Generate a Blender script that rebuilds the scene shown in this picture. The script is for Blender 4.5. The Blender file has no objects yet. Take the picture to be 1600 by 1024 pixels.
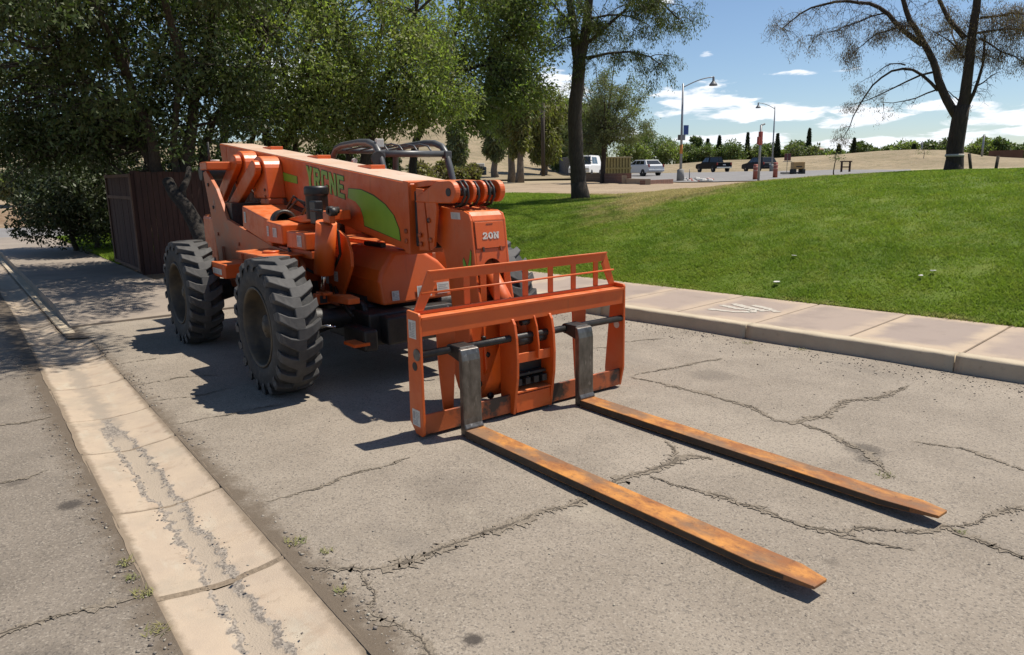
import bpy, bmesh, math, random
import numpy as np
from mathutils import Vector, Matrix

# ------------------------------------------------------------------ camera, sky, sun, exposure
SC = bpy.context.scene
COL = SC.collection
EYE = np.array([0.0, 0.0, 1.75])
FOC = 1150.0                       # focal length in pixels of a 1600 px wide frame
_p, _r, _y = math.radians(11.7), math.radians(-1.0), math.radians(37.5)
FW = np.array([math.sin(_y)*math.cos(_p), math.cos(_y)*math.cos(_p), -math.sin(_p)])
_rt = np.array([math.cos(_y), -math.sin(_y), 0.0]); _up = np.cross(_rt, FW)
RT = math.cos(_r)*_rt + math.sin(_r)*_up
UP = -math.sin(_r)*_rt + math.cos(_r)*_up

cam_data = bpy.data.cameras.new('camera')
cam = bpy.data.objects.new('camera', cam_data)
COL.objects.link(cam)
cam_data.sensor_fit = 'HORIZONTAL'; cam_data.sensor_width = 36.0
cam_data.lens = FOC/1600*36.0
cam_data.clip_start = 0.05; cam_data.clip_end = 3000
cam.matrix_world = Matrix(((RT[0], UP[0], -FW[0], EYE[0]), (RT[1], UP[1], -FW[1], EYE[1]),
                           (RT[2], UP[2], -FW[2], EYE[2]), (0, 0, 0, 1)))
SC.camera = cam

SUN_TO = Vector((0.45, -0.11, 1.0)).normalized()
sun_data = bpy.data.lights.new('sun', 'SUN')
sun_data.energy = 5.0; sun_data.angle = math.radians(0.53); sun_data.color = (1.0, 0.935, 0.83)
sun = bpy.data.objects.new('sun', sun_data); COL.objects.link(sun)
sun.rotation_euler = (-SUN_TO).to_track_quat('-Z', 'Y').to_euler()
sun.location = (20, -5, 45)

W = bpy.data.worlds.new('World'); SC.world = W; W.use_nodes = True
def build_world():
    nt = W.node_tree; N = nt.nodes; L = nt.links; N.clear()
    out = N.new('ShaderNodeOutputWorld'); bg = N.new('ShaderNodeBackground')
    sky = N.new('ShaderNodeTexSky'); sky.sky_type = 'NISHITA'; sky.sun_disc = False
    sky.sun_elevation = math.asin(SUN_TO.z); sky.sun_rotation = math.atan2(SUN_TO.x, SUN_TO.y)
    sky.altitude = 700; sky.air_density = 1.0; sky.dust_density = 0.6; sky.ozone_density = 4.0
    bg.inputs['Strength'].default_value = 0.090
    def mth(op, a, b=None, c=None, clamp=False):
        n = N.new('ShaderNodeMath'); n.operation = op; n.use_clamp = clamp
        for i, v in enumerate((a, b, c)):
            if v is None: continue
            if isinstance(v, (int, float)): n.inputs[i].default_value = v
            else: L.new(v, n.inputs[i])
        return n.outputs[0]
    tc = N.new('ShaderNodeTexCoord')
    sp = N.new('ShaderNodeSeparateXYZ'); L.new(tc.outputs['Generated'], sp.inputs[0])
    X, Y, Z = sp.outputs
    az = mth('ARCTAN2', X, Y); el = mth('ARCSINE', Z)
    cmb = N.new('ShaderNodeCombineXYZ')
    L.new(mth('MULTIPLY', az, 1.0), cmb.inputs[0]); L.new(mth('MULTIPLY', el, 4.5), cmb.inputs[1])
    def noise(scale, detail, rough, dist=0.0):
        n = N.new('ShaderNodeTexNoise'); n.inputs['Scale'].default_value = scale
        n.inputs['Detail'].default_value = detail; n.inputs['Roughness'].default_value = rough
        n.inputs['Distortion'].default_value = dist
        L.new(cmb.outputs[0], n.inputs['Vector']); return n.outputs['Fac']
    nz = noise(15, 8, 0.60, 0.25); nb = noise(4.2, 5, 0.55)
    # banks of low cumulus: azimuth, elevation (deg), half width, half height, weight
    banks = [(51.6, 5.0, 4.0, 1.25, 1.0), (55.8, 4.1, 4.6, .75, 1.0), (41.0, 6.0, 2.8, 1.6, .95), (62.2, 4.0, 2.0, .45, .85), (62.8, 3.2, 3.0, .55, 1.0), (67.8, 3.9, 3.0, 0.5, .95),
             (73.5, 3.0, 5.4, .85, 1.05), (55, 2.3, 5.6, .5, .95), (63.5, 1.6, 8.0, .6, 1.0), (70.5, 2.1, 4.2, .45, .9), (77, 1.6, 6, .6, .9), (58.5, 6.6, 3, .22, .35), (48.8, 11.7, 1.3, .45, .75), (52, 8.1, 0.7, .25, .6), (45.5, 3.0, 2.0, .8, .8), (20, 7, 6, 2, .9), (-10, 5, 10, 2.4, .9), (95, 4, 9, 2, .9),
             (125, 6, 10, 2.5, .9), (165, 5, 12, 2.2, .9), (-60, 6, 12, 2.6, .9), (-110, 5, 12, 2.4, .9), (-150, 6, 9, 2.5, .9)]
    tot = None
    for a, e, w, h, k in banks:
        dx = mth('MULTIPLY', mth('SUBTRACT', az, math.radians(a)), 1/math.radians(w))
        dy = mth('MULTIPLY', mth('SUBTRACT', el, math.radians(e)), 1/math.radians(h))
        d = mth('ADD', mth('MULTIPLY', dx, dx), mth('MULTIPLY', dy, dy))
        v = mth('MULTIPLY', mth('SUBTRACT', 1.0, d), k)
        tot = v if tot is None else mth('MAXIMUM', tot, v)
    tot = mth('MAXIMUM', tot, -2.2)
    dens = mth('ADD', mth('MULTIPLY', tot, 0.55), mth('MULTIPLY', mth('SUBTRACT', nz, 0.52), 2.4))
    high = mth('MULTIPLY', mth('SUBTRACT', nb, 0.66), 0.9)            # thin scattered cloud over the rest of the sky
    dens = mth('MAXIMUM', dens, high)
    mr = N.new('ShaderNodeMapRange'); mr.interpolation_type = 'SMOOTHSTEP'
    L.new(dens, mr.inputs['Value']); mr.inputs['From Min'].default_value = 0.0; mr.inputs['From Max'].default_value = 0.34
    mr.inputs['To Max'].default_value = 0.93
    up = mth('MULTIPLY', mth('SUBTRACT', el, -0.02), 30, clamp=True)
    cf = mth('MULTIPLY', mr.outputs[0], up)
    ccol = N.new('ShaderNodeMixRGB'); ccol.inputs[1].default_value = (7.6, 8.2, 9.2, 1); ccol.inputs[2].default_value = (11.2, 11.2, 11.2, 1)
    L.new(nz, ccol.inputs[0])
    mix = N.new('ShaderNodeMixRGB'); L.new(cf, mix.inputs[0]); L.new(sky.outputs[0], mix.inputs[1]); L.new(ccol.outputs[0], mix.inputs[2])
    L.new(mix.outputs[0], bg.inputs['Color']); L.new(bg.outputs[0], out.inputs[0])
build_world()
SC.view_settings.view_transform = 'Standard'; SC.view_settings.look = 'None'
SC.view_settings.exposure = 0.34; SC.view_settings.gamma = 1.0; SC.view_settings.use_curve_mapping = False
SC.cycles.max_bounces = 8; SC.cycles.diffuse_bounces = 4; SC.cycles.glossy_bounces = 3; SC.cycles.transmission_bounces = 4
SC.cycles.transparent_max_bounces = 8

# ------------------------------------------------------------------ helpers
RNG = np.random.default_rng(7); random.seed(7)
def ss(a, b, x):
    t = np.clip((np.asarray(x, float)-a)/(b-a), 0, 1); return t*t*(3-2*t)
def height(x, y):
    """ground height: flat street and lot, a lawn that climbs away from the right pavement, a plateau behind"""
    x = np.asarray(x, float); y = np.asarray(y, float)
    u = np.clip((x-(8.0+(7.6-y)*0.1))/10.5, 0, 1); q = 1-(1-u)**2
    P = 1.12+0.53*ss(16, 8.5, y)
    d = np.hypot(x, y)
    z = 0.13+(P-0.13)*q+0.55*ss(45, 95, d)*ss(8, 20, x)
    z = z + 0.35*ss(11, 18, y)*ss(3.2, 6.0, x)*(1-q)
    return z + 0.03*np.sin(x*0.9+1)*np.sin(y*0.8)*q
def ray(px, py): return FW*FOC+RT*(px-800)+UP*(512-py)
def at(px, py, tmin=6.0, tmax=160.0):
    """where a sight line from the camera meets the ground"""
    d = ray(px, py); d = d/np.hypot(d[0], d[1])
    t = np.arange(tmin, tmax, 0.05); P = EYE+t[:, None]*d
    hit = np.nonzero(P[:, 2] <= height(P[:, 0], P[:, 1]))[0]
    i = hit[0] if len(hit) else len(t)-1
    return np.array([P[i, 0], P[i, 1], float(height(P[i, 0], P[i, 1]))])
def far(px, dist):
    """ground point at a bearing and distance"""
    d = ray(px, 300); d = d[:2]/np.hypot(*d[:2])*dist
    return np.array([d[0], d[1], float(height(d[0], d[1]))])
def mpp(p): return float((np.asarray(p)-EYE)@FW)/FOC             # metres per reference pixel at p
def pt(px, py, depth):
    """space point on a sight line at a depth along the view axis"""
    return EYE+ray(px, py)*(depth/FOC)

MATS = {}
def mat(name, c1, c2=None, scale=5.0, lo=0.35, hi=0.65, rough=0.6, metal=0.0, bump=0.0, bscale=40.0, bdist=0.01,
        c3=None, scale3=1.0, lo3=0.55, hi3=0.7, trans=0.0, spec=0.5, coat=0.0, emit=0.0, detail=6.0, island=0.0, stretch=None, rough2=None):
    m = bpy.data.materials.new(name); m.use_nodes = True; nt = m.node_tree; N = nt.nodes; L = nt.links
    b = N['Principled BSDF']; b.inputs['Roughness'].default_value = rough; b.inputs['Metallic'].default_value = metal
    b.inputs['Specular IOR Level'].default_value = spec; b.inputs['Coat Weight'].default_value = coat
    b.inputs['Coat Roughness'].default_value = 0.15
    def rgba(c): return (c[0], c[1], c[2], 1.0)
    tc = N.new('ShaderNodeTexCoord'); vec = tc.outputs['Object']
    if stretch:
        mp = N.new('ShaderNodeMapping'); mp.inputs['Scale'].default_value = stretch; L.new(vec, mp.inputs[0]); vec = mp.outputs[0]
    def noise(s, det=detail):
        n = N.new('ShaderNodeTexNoise'); n.inputs['Scale'].default_value = s; n.inputs['Detail'].default_value = det
        n.inputs['Roughness'].default_value = 0.6; L.new(vec, n.inputs['Vector']); return n.outputs['Fac']
    def rng_(v, a, c):
        r = N.new('ShaderNodeMapRange'); L.new(v, r.inputs[0]); r.inputs[1].default_value = a; r.inputs[2].default_value = c; return r.outputs[0]
    def mix(f, a, c, mode='MIX'):
        x = N.new('ShaderNodeMixRGB'); x.blend_type = mode
        for i, v in ((0, f), (1, a), (2, c)):
            if isinstance(v, tuple): x.inputs[i].default_value = rgba(v)
            elif isinstance(v, float): x.inputs[i].default_value = v
            else: L.new(v, x.inputs[i])
        return x.outputs[0]
    col = None
    if c2 is not None: col = mix(rng_(noise(scale), lo, hi), tuple(c1), tuple(c2))
    if c3 is not None: col = mix(rng_(noise(scale3), lo3, hi3), col if col is not None else tuple(c1), tuple(c3))
    if island > 0:
        g = N.new('ShaderNodeNewGeometry'); h = N.new('ShaderNodeHueSaturation')
        L.new(rng2(N, L, g.outputs['Random Per Island'], 1-island, 1+island), h.inputs['Value'])
        L.new(rng2(N, L, g.outputs['Random Per Island'], 0.5-0.03, 0.5+0.02), h.inputs['Hue'])
        if col is not None: L.new(col, h.inputs['Color'])
        else: h.inputs['Color'].default_value = rgba(c1)
        col = h.outputs[0]
    if col is not None: L.new(col, b.inputs['Base Color'])
    else: b.inputs['Base Color'].default_value = rgba(c1)
    if rough2 is not None: L.new(rng2(N, L, noise(scale*1.7), rough, rough2), b.inputs['Roughness'])
    if emit:
        b.inputs['Emission Color'].default_value = rgba(c1); b.inputs['Emission Strength'].default_value = emit
    if bump:
        bn = N.new('ShaderNodeBump'); bn.inputs['Strength'].default_value = bump; bn.inputs['Distance'].default_value = bdist
        L.new(noise(bscale, 5), bn.inputs['Height']); L.new(bn.outputs[0], b.inputs['Normal'])
    if trans:
        tr = N.new('ShaderNodeBsdfTranslucent'); ms = N.new('ShaderNodeMixShader'); ms.inputs[0].default_value = trans
        out = N['Material Output']
        if col is not None: L.new(mix(1.0, col, (1.0, 1.25, 0.45), 'MULTIPLY'), tr.inputs[0])
        else: tr.inputs[0].default_value = rgba(c1)
        L.new(b.outputs[0], ms.inputs[1]); L.new(tr.outputs[0], ms.inputs[2]); L.new(ms.outputs[0], out.inputs[0])
    MATS[name] = m; return m
def rng2(N, L, v, a, c):
    r = N.new('ShaderNodeMapRange'); L.new(v, r.inputs[0]); r.inputs[3].default_value = a; r.inputs[4].default_value = c; return r.outputs[0]

class MB:
    """collects shapes for ONE mesh object"""
    def __init__(s): s.v = []; s.f = []; s.sm = []
    def add(s, vs, fs, smooth=False):
        o = len(s.v); s.v.extend([tuple(map(float, p)) for p in vs])
        for f in fs: s.f.append([i+o for i in f]); s.sm.append(smooth)
        return s
    def box(s, x0, x1, y0, y1, z0, z1, M=None):
        vs = [(x, y, z) for z in (z0, z1) for y in (y0, y1) for x in (x0, x1)]
        if M is not None: vs = [tuple(M @ Vector(p)) for p in vs]
        return s.add(vs, [(0, 2, 3, 1), (4, 5, 7, 6), (0, 1, 5, 4), (2, 6, 7, 3), (0, 4, 6, 2), (1, 3, 7, 5)])
    def prism(s, poly, a0, a1, axis=0):
        """polygon in the other two axes, pushed along axis from a0 to a1 (numbers or per-vertex lists)"""
        n = len(poly); vs = []
        for a in (a0, a1):
            for i, (u, w) in enumerate(poly):
                k = a[i] if isinstance(a, (list, tuple)) else a
                vs.append((k, u, w) if axis == 0 else ((u, k, w) if axis == 1 else (u, w, k)))
        fs = [tuple(range(n))[::-1], tuple(range(n, 2*n))]+[(i, (i+1) % n, n+(i+1) % n, n+i) for i in range(n)]
        return s.add(vs, fs)
    def tube(s, path, rad, n=8, caps=True, smooth=True):
        path = [np.array(p, float) for p in path]; m = len(path)
        if isinstance(rad, (int, float)): rad = [rad]*m
        t = [path[min(i+1, m-1)]-path[max(i-1, 0)] for i in range(m)]
        t = [a/(np.linalg.norm(a)+1e-9) for a in t]
        u = np.cross(t[0], (0, 0, 1.0) if abs(t[0][2]) < 0.9 else (1.0, 0, 0)); u /= np.linalg.norm(u)
        vs = []
        for i in range(m):
            u = u-t[i]*(u@t[i]); u /= (np.linalg.norm(u)+1e-9); w = np.cross(t[i], u)
            for k in range(n):
                a = 2*math.pi*k/n; vs.append(path[i]+rad[i]*(math.cos(a)*u+math.sin(a)*w))
        fs = [(i*n+k, i*n+(k+1) % n, (i+1)*n+(k+1) % n, (i+1)*n+k) for i in range(m-1) for k in range(n)]
        s.add(vs, fs, smooth)
        if caps:
            o = len(s.v)-len(vs)
            s.f.append([o+k for k in range(n)][::-1]); s.sm.append(False)
            s.f.append([o+(m-1)*n+k for k in range(n)]); s.sm.append(False)
        return s
    def lathe(s, c, axis, prof, n=24, smooth=True, caps=True):
        """prof: (offset along axis, radius); axis 0,1,2"""
        vs = []
        for a, r in prof:
            for k in range(n):
                th = 2*math.pi*k/n; q = [0, 0, 0]; q[axis] = a; q[(axis+1) % 3] = r*math.cos(th); q[(axis+2) % 3] = r*math.sin(th)
                vs.append((c[0]+q[0], c[1]+q[1], c[2]+q[2]))
        m = len(prof)
        fs = [(i*n+k, i*n+(k+1) % n, (i+1)*n+(k+1) % n, (i+1)*n+k) for i in range(m-1) for k in range(n)]
        s.add(vs, fs, smooth); o = len(s.v)-len(vs)
        if prof[0][1] > 1e-4 and caps: s.f.append([o+k for k in range(n)][::-1]); s.sm.append(False)
        if prof[-1][1] > 1e-4 and caps: s.f.append([o+(m-1)*n+k for k in range(n)]); s.sm.append(False)
        return s
    def build(s, name, m, parent=None, bevel=0.0, seg=2, origin=(0, 0, 0), label=None):
        me = bpy.data.meshes.new(name); o = np.array(origin, float)
        if parent is not None and 'org' in parent: o = np.array(parent['org'])
        me.from_pydata([tuple(np.array(p)-o) for p in s.v], [], s.f); me.validate()
        if len(s.sm) == len(me.polygons): me.polygons.foreach_set('use_smooth', s.sm)
        bm = bmesh.new(); bm.from_mesh(me); bmesh.ops.recalc_face_normals(bm, faces=bm.faces); bm.to_mesh(me); bm.free()
        return put(me, name, m, parent, bevel, seg, o if parent is None else None, label)
def put(me, name, m, parent=None, bevel=0.0, seg=2, loc=None, label=None):
    ob = bpy.data.objects.new(name, me); COL.objects.link(ob)
    if m is not None: me.materials.append(m)
    if parent is not None:
        ob.parent = parent
        if 'org' in parent: ob['org'] = list(parent['org'])
    elif loc is not None: ob.location = loc
    if loc is not None and parent is None: ob['org'] = [float(v) for v in loc]
    if bevel:
        b = ob.modifiers.new('edge', 'BEVEL'); b.width = bevel; b.segments = seg; b.limit_method = 'ANGLE'; b.angle_limit = math.radians(35)
        b.harden_normals = False
    if label: ob['label'] = label
    return ob
def np_mesh(name, V, F, m, parent=None, origin=(0, 0, 0), smooth=False):
    """fast mesh from arrays; F is (n,3) or (n,4)"""
    me = bpy.data.meshes.new(name); k = F.shape[1]; o = np.array(origin, float)
    if parent is not None and 'org' in parent: o = np.array(parent['org'])
    V = np.asarray(V, np.float32)-o.astype(np.float32)
    me.vertices.add(len(V)); me.vertices.foreach_set('co', V.ravel())
    me.loops.add(F.size); me.loops.foreach_set('vertex_index', F.astype(np.int32).ravel())
    me.polygons.add(len(F)); me.polygons.foreach_set('loop_start', np.arange(0, F.size, k, dtype=np.int32))
    if smooth: me.polygons.foreach_set('use_smooth', np.ones(len(F), bool))
    me.update(calc_edges=True)
    return put(me, name, m, parent, loc=o if parent is None else None)
def thing(name, loc, label, cat, group=None):
    e = bpy.data.objects.new(name, None); COL.objects.link(e); e.location = loc; e.empty_display_size = 0.2
    e['org'] = [float(v) for v in loc]; e['label'] = label; e['category'] = cat
    if group: e['group'] = group
    return e
def tag(o, label, cat, group=None):
    o['label'] = label; o['category'] = cat
    if group: o['group'] = group
    return o
def structure(o): o['kind'] = 'structure'; return o
def stuff(o): o['kind'] = 'stuff'; return o
def copy_tree(o, parent=None):
    c = o.copy(); COL.objects.link(c)
    if parent is not None: c.parent = parent
    for ch in list(o.children): copy_tree(ch, c)
    return c
def grid_mesh(name, xs, ys, zf, m, smooth=True):
    X, Y = np.meshgrid(xs, ys); Z = zf(X, Y); nx, ny = len(xs), len(ys)
    V = np.stack([X, Y, Z], -1).reshape(-1, 3); i = np.arange(nx*ny).reshape(ny, nx)
    F = np.stack([i[:-1, :-1], i[:-1, 1:], i[1:, 1:], i[1:, :-1]], -1).reshape(-1, 4)
    return np_mesh(name, V, F, m, smooth=smooth)
# ------------------------------------------------------------------ ground materials
def set_attr(ob, name, vals):
    a = ob.data.attributes.new(name, 'FLOAT', 'POINT'); a.data.foreach_set('value', np.asarray(vals, np.float32))
class NB:
    """short-hand for building a node material"""
    def __init__(s, name):
        s.m = bpy.data.materials.new(name); s.m.use_nodes = True; s.N = s.m.node_tree.nodes; s.L = s.m.node_tree.links
        s.b = s.N['Principled BSDF']; s.tc = s.N.new('ShaderNodeTexCoord'); s.pos = s.tc.outputs['Object']; MATS[name] = s.m
    def _in(s, sock, v):
        if isinstance(v, (int, float)): sock.default_value = v
        elif isinstance(v, tuple): sock.default_value = (*v, 1.0) if len(v) == 3 else v
        else: s.L.new(v, sock)
    def math(s, op, a, b=0.0, clamp=False):
        n = s.N.new('ShaderNodeMath'); n.operation = op; n.use_clamp = clamp; s._in(n.inputs[0], a); s._in(n.inputs[1], b); return n.outputs[0]
    def noise(s, scale, detail=5.0, rough=0.6, vec=None, stretch=None, dist=0.0):
        n = s.N.new('ShaderNodeTexNoise'); n.inputs['Scale'].default_value = scale; n.inputs['Detail'].default_value = detail
        n.inputs['Roughness'].default_value = rough; n.inputs['Distortion'].default_value = dist; v = vec or s.pos
        if stretch:
            mp = s.N.new('ShaderNodeMapping'); mp.inputs['Scale'].default_value = stretch; s.L.new(v, mp.inputs[0]); v = mp.outputs[0]
        s.L.new(v, n.inputs['Vector']); return n.outputs['Fac']
    def voro(s, scale, feature='F1'):
        n = s.N.new('ShaderNodeTexVoronoi'); n.feature = feature; n.inputs['Scale'].default_value = scale; s.L.new(s.pos, n.inputs['Vector']); return n
    def rng(s, v, a, b, c=0.0, d=1.0, smooth=True):
        r = s.N.new('ShaderNodeMapRange'); r.interpolation_type = 'SMOOTHSTEP' if smooth else 'LINEAR'
        s._in(r.inputs[0], v); r.inputs[1].default_value = a; r.inputs[2].default_value = b; r.inputs[3].default_value = c; r.inputs[4].default_value = d; return r.outputs[0]
    def mix(s, f, a, b, mode='MIX'):
        n = s.N.new('ShaderNodeMixRGB'); n.blend_type = mode; s._in(n.inputs[0], f); s._in(n.inputs[1], a); s._in(n.inputs[2], b); return n.outputs[0]
    def attr(s, name):
        n = s.N.new('ShaderNodeAttribute'); n.attribute_name = name; return n.outputs['Fac']
    def xyz(s):
        n = s.N.new('ShaderNodeSeparateXYZ'); s.L.new(s.pos, n.inputs[0]); return n.outputs
    def done(s, col, rough=0.9, bump=None, strength=0.3, dist=0.01, spec=0.3):
        s._in(s.b.inputs['Base Color'], col); s._in(s.b.inputs['Roughness'], rough); s.b.inputs['Specular IOR Level'].default_value = spec
        if bump is not None:
            b = s.N.new('ShaderNodeBump'); b.inputs['Strength'].default_value = strength; b.inputs['Distance'].default_value = dist
            s.L.new(bump, b.inputs['Height']); s.L.new(b.outputs[0], s.b.inputs['Normal'])
        return s.m

def asphalt(name, base, dark, light, edge_x, side, stains):
    n = NB(name); X, Y, Z = n.xyz()
    f1 = n.noise(170, 3, 0.7); f2 = n.noise(60, 4, 0.7); f3 = n.noise(2.2, 6, 0.6); f4 = n.noise(0.55, 4, 0.55)
    col = n.mix(n.rng(f3, .3, .7), dark, base)
    col = n.mix(n.rng(f4, .46, .68, 0, .75), col, light)
    stone = n.voro(120); sc = n.N.new('ShaderNodeSeparateColor'); n.L.new(stone.outputs['Color'], sc.inputs[0])
    col = n.mix(n.rng(sc.outputs[0], 0.72, 1.0, 0, .40), col, (0.44, 0.385, 0.315))          # pale aggregate
    col = n.mix(n.rng(sc.outputs[1], 0.70, 0.98, 0, .55), col, (0.07, 0.062, 0.055))         # dark aggregate
    col = n.mix(n.rng(f1, .35, .75, 0.0, .35), col, (0.10, 0.09, 0.08))
    pale = n.noise(0.9, 6, 0.65, stretch=(1.0, .6, 1)); col = n.mix(n.rng(pale, .60, .74, 0, .45), col, (0.42, 0.37, 0.29))
    wf = n.noise(1.4, 5, .6, stretch=(1.0, .35, 1)); col = n.mix(n.rng(wf, .56, .72, 0, .4), col, (0.165, 0.143, 0.12))
    # loose dirt washed up against the gutter
    d = n.math('MULTIPLY', n.math('SUBTRACT', X, edge_x), side)
    d = n.math('ADD', d, n.math('MULTIPLY', n.math('SUBTRACT', n.noise(7, 5, .7), .5), .34))
    col = n.mix(n.rng(d, 0.0, 0.16, .9, 0.0), col, (0.115, 0.088, 0.062))
    for sx, sy, r, k in stains:
        dx = n.math('SUBTRACT', X, sx); dy = n.math('SUBTRACT', Y, sy)
        q = n.math('SQRT', n.math('ADD', n.math('MULTIPLY', dx, dx), n.math('MULTIPLY', dy, dy)))
        q = n.math('ADD', q, n.math('MULTIPLY', n.math('SUBTRACT', f2, .5), r*1.2))
        col = n.mix(n.rng(q, r*.4, r, k, 0.0), col, (0.05, 0.042, 0.036))
    bmp = n.math('ADD', n.math('MULTIPLY', f1, .6), n.math('MULTIPLY', f2, 1.0))
    return n.done(col, 0.88, bmp, 0.55, 0.012)
M_LOT = asphalt('lot_asphalt', (0.295, 0.249, 0.197), (0.248, 0.208, 0.163), (0.345, 0.293, 0.232), 1.10, 1.0,
                [(1.41, 2.12, .055, .9), (4.45, 2.15, .16, .6), (3.9, 4.2, .12, .35), (5.2, 3.9, .25, .3), (2.1, 3.4, .3, .2), (4.3, 2.05, .1, .55), (3.0, 1.55, .05, .3)])
M_STREET = asphalt('street_asphalt', (0.220, 0.185, 0.148), (0.178, 0.149, 0.118), (0.252, 0.214, 0.171), 0.52, -1.0,
                   [(.36, 4.52, .09, .85), (.15, 5.1, .08, .5), (0.05, 3.0, .2, .3), (.1, 7.2, .3, .25)])
M_ROAD = mat('far_asphalt', (0.16, 0.15, 0.145), (0.21, 0.20, 0.19), 0.6, rough=.9, bump=.2)
M_CRACK = mat('crack_dirt', (0.060, 0.049, 0.038), (0.15, 0.122, 0.09), 60, rough=1.0, bump=.8, bscale=120, bdist=.01)
M_CRUMB = mat('crumbled_edge', (0.17, 0.14, 0.106), (0.285, 0.237, 0.18), 80, rough=1.0, bump=.9, bscale=110, bdist=.012, c3=(.07, .06, .05), scale3=50)

def concrete(name, base, tint, stain, joint=0.0):
    n = NB(name); f = n.noise(3.0, 6, .62); g = n.noise(90, 3, .7); h = n.noise(0.9, 4); k = n.noise(16, 5, .7)
    col = n.mix(n.rng(f, .3, .7), base, tint); col = n.mix(n.rng(h, .5, .75, 0, .6), col, stain)
    col = n.mix(n.rng(k, .56, .75, 0, .35), col, tuple(c*.55 for c in base)); col = n.mix(n.rng(g, .6, .85, 0, .3), col, tuple(c*.5 for c in base))
    return n.done(col, .87, n.math('ADD', g, n.math('MULTIPLY', k, 1.5)), .25, .006)
M_KERB = concrete('kerb_concrete', (0.40, 0.335, 0.245), (0.46, 0.385, 0.28), (0.31, 0.262, 0.195))
M_WALK = concrete('walk_concrete', (0.30, 0.26, 0.215), (0.36, 0.31, 0.25), (0.24, 0.21, 0.18))

def slab_mat(name, centre, rim):
    n = NB(name); gen = n.tc.outputs['Generated']; sx = n.N.new('ShaderNodeSeparateXYZ'); n.L.new(gen, sx.inputs[0])
    info = n.N.new('ShaderNodeObjectInfo')
    ad = n.N.new('ShaderNodeVectorMath'); ad.operation = 'ADD'; cb = n.N.new('ShaderNodeCombineXYZ')
    n.L.new(n.math('MULTIPLY', info.outputs['Random'], 37.0), cb.inputs[0]); n.L.new(n.pos, ad.inputs[0]); n.L.new(cb.outputs[0], ad.inputs[1])
    n.pos = ad.outputs[0]
    f = n.noise(2.0, 6, .62); g = n.noise(110, 3, .7); k = n.noise(9, 5, .65)
    def edge(v): return n.math('SUBTRACT', 0.5, n.math('ABSOLUTE', n.math('SUBTRACT', v, .5)))
    e = n.math('MINIMUM', edge(sx.outputs[0]), n.math('MULTIPLY', edge(sx.outputs[1]), 0.75))
    e = n.math('ADD', e, n.math('MULTIPLY', n.math('SUBTRACT', f, .5), .28))
    col = n.mix(n.rng(e, .02, .15), rim, centre)                       # trowelled margin wears paler than the middle
    col = n.mix(n.math('MULTIPLY', info.outputs['Random'], .55), col, (0.335, 0.262, 0.21))
    col = n.mix(n.rng(f, .45, .7, 0, .5), col, tuple(c*.75 for c in centre)); col = n.mix(n.rng(k, .58, .75, 0, .25), col, (0.15, .125, .11))
    col = n.mix(n.rng(g, .62, .85, 0, .25), col, (.12, .10, .09))
    return n.done(col, .86, g, .2, .004)
M_SLAB = slab_mat('pavement_slab', (0.285, 0.228, 0.193), (0.42, 0.328, 0.238))
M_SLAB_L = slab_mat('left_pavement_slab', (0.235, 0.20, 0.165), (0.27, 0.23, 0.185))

def gutter_mat():
    n = NB('gutter_concrete'); w = n.attr('wear'); s = n.attr('stain')
    f = n.noise(4, 6, .62); g = n.noise(120, 3, .7); k = n.noise(14, 5, .7); st = n.noise(5, 5, .6, stretch=(1.6, .5, 1))
    col = n.mix(n.rng(f, .3, .7), (0.43, 0.342, 0.252), (0.375, 0.30, 0.228))
    col = n.mix(n.rng(st, .52, .72, 0, .55), col, (0.43, 0.39, 0.31)); col = n.mix(n.rng(k, .58, .72, 0, .55), col, (0.25, 0.19, 0.135))
    col = n.mix(n.rng(n.noise(2.5, 5, .7, stretch=(1, 2.2, 1)), .56, .68, 0, .5), col, (0.30, 0.22, 0.155)); col = n.mix(n.rng(n.noise(1.7, 6, .7), .48, .66, 0, .55), col, (0.31, 0.265, 0.205))
    vo = n.voro(105); sc = n.N.new('ShaderNodeSeparateColor'); n.L.new(vo.outputs['Color'], sc.inputs[0])
    agg = n.mix(n.rng(sc.outputs[0], .35, .75, smooth=False), (0.15, 0.131, 0.113), (0.29, 0.252, 0.21))
    col = n.mix(n.rng(s, 0, 1, 0, .75), col, n.mix(f, (0.235, 0.20, 0.16), (0.29, 0.245, 0.195)))
    col = n.mix(n.rng(w, .25, .6, 0, .92), col, agg)
    col = n.mix(n.rng(w, 1.2, 1.7), col, n.mix(f, (0.30, 0.248, 0.193), (0.36, 0.297, 0.228)))
    col = n.mix(n.rng(n.math('ADD', n.attr('edge'), n.math('MULTIPLY', n.math('SUBTRACT', n.noise(11, 5, .7), .5), .9)), .35, .8, 0, .8), col, (0.17, 0.13, 0.09))
    col = n.mix(n.rng(g, .62, .85, 0, .3), col, (0.15, .12, .09))
    return n.done(col, .9, n.math('ADD', g, n.math('MULTIPLY', vo.outputs['Distance'], n.math('MULTIPLY', n.rng(w, .2, .8), .9))), .4, .008)
M_GUT = gutter_mat()

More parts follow.
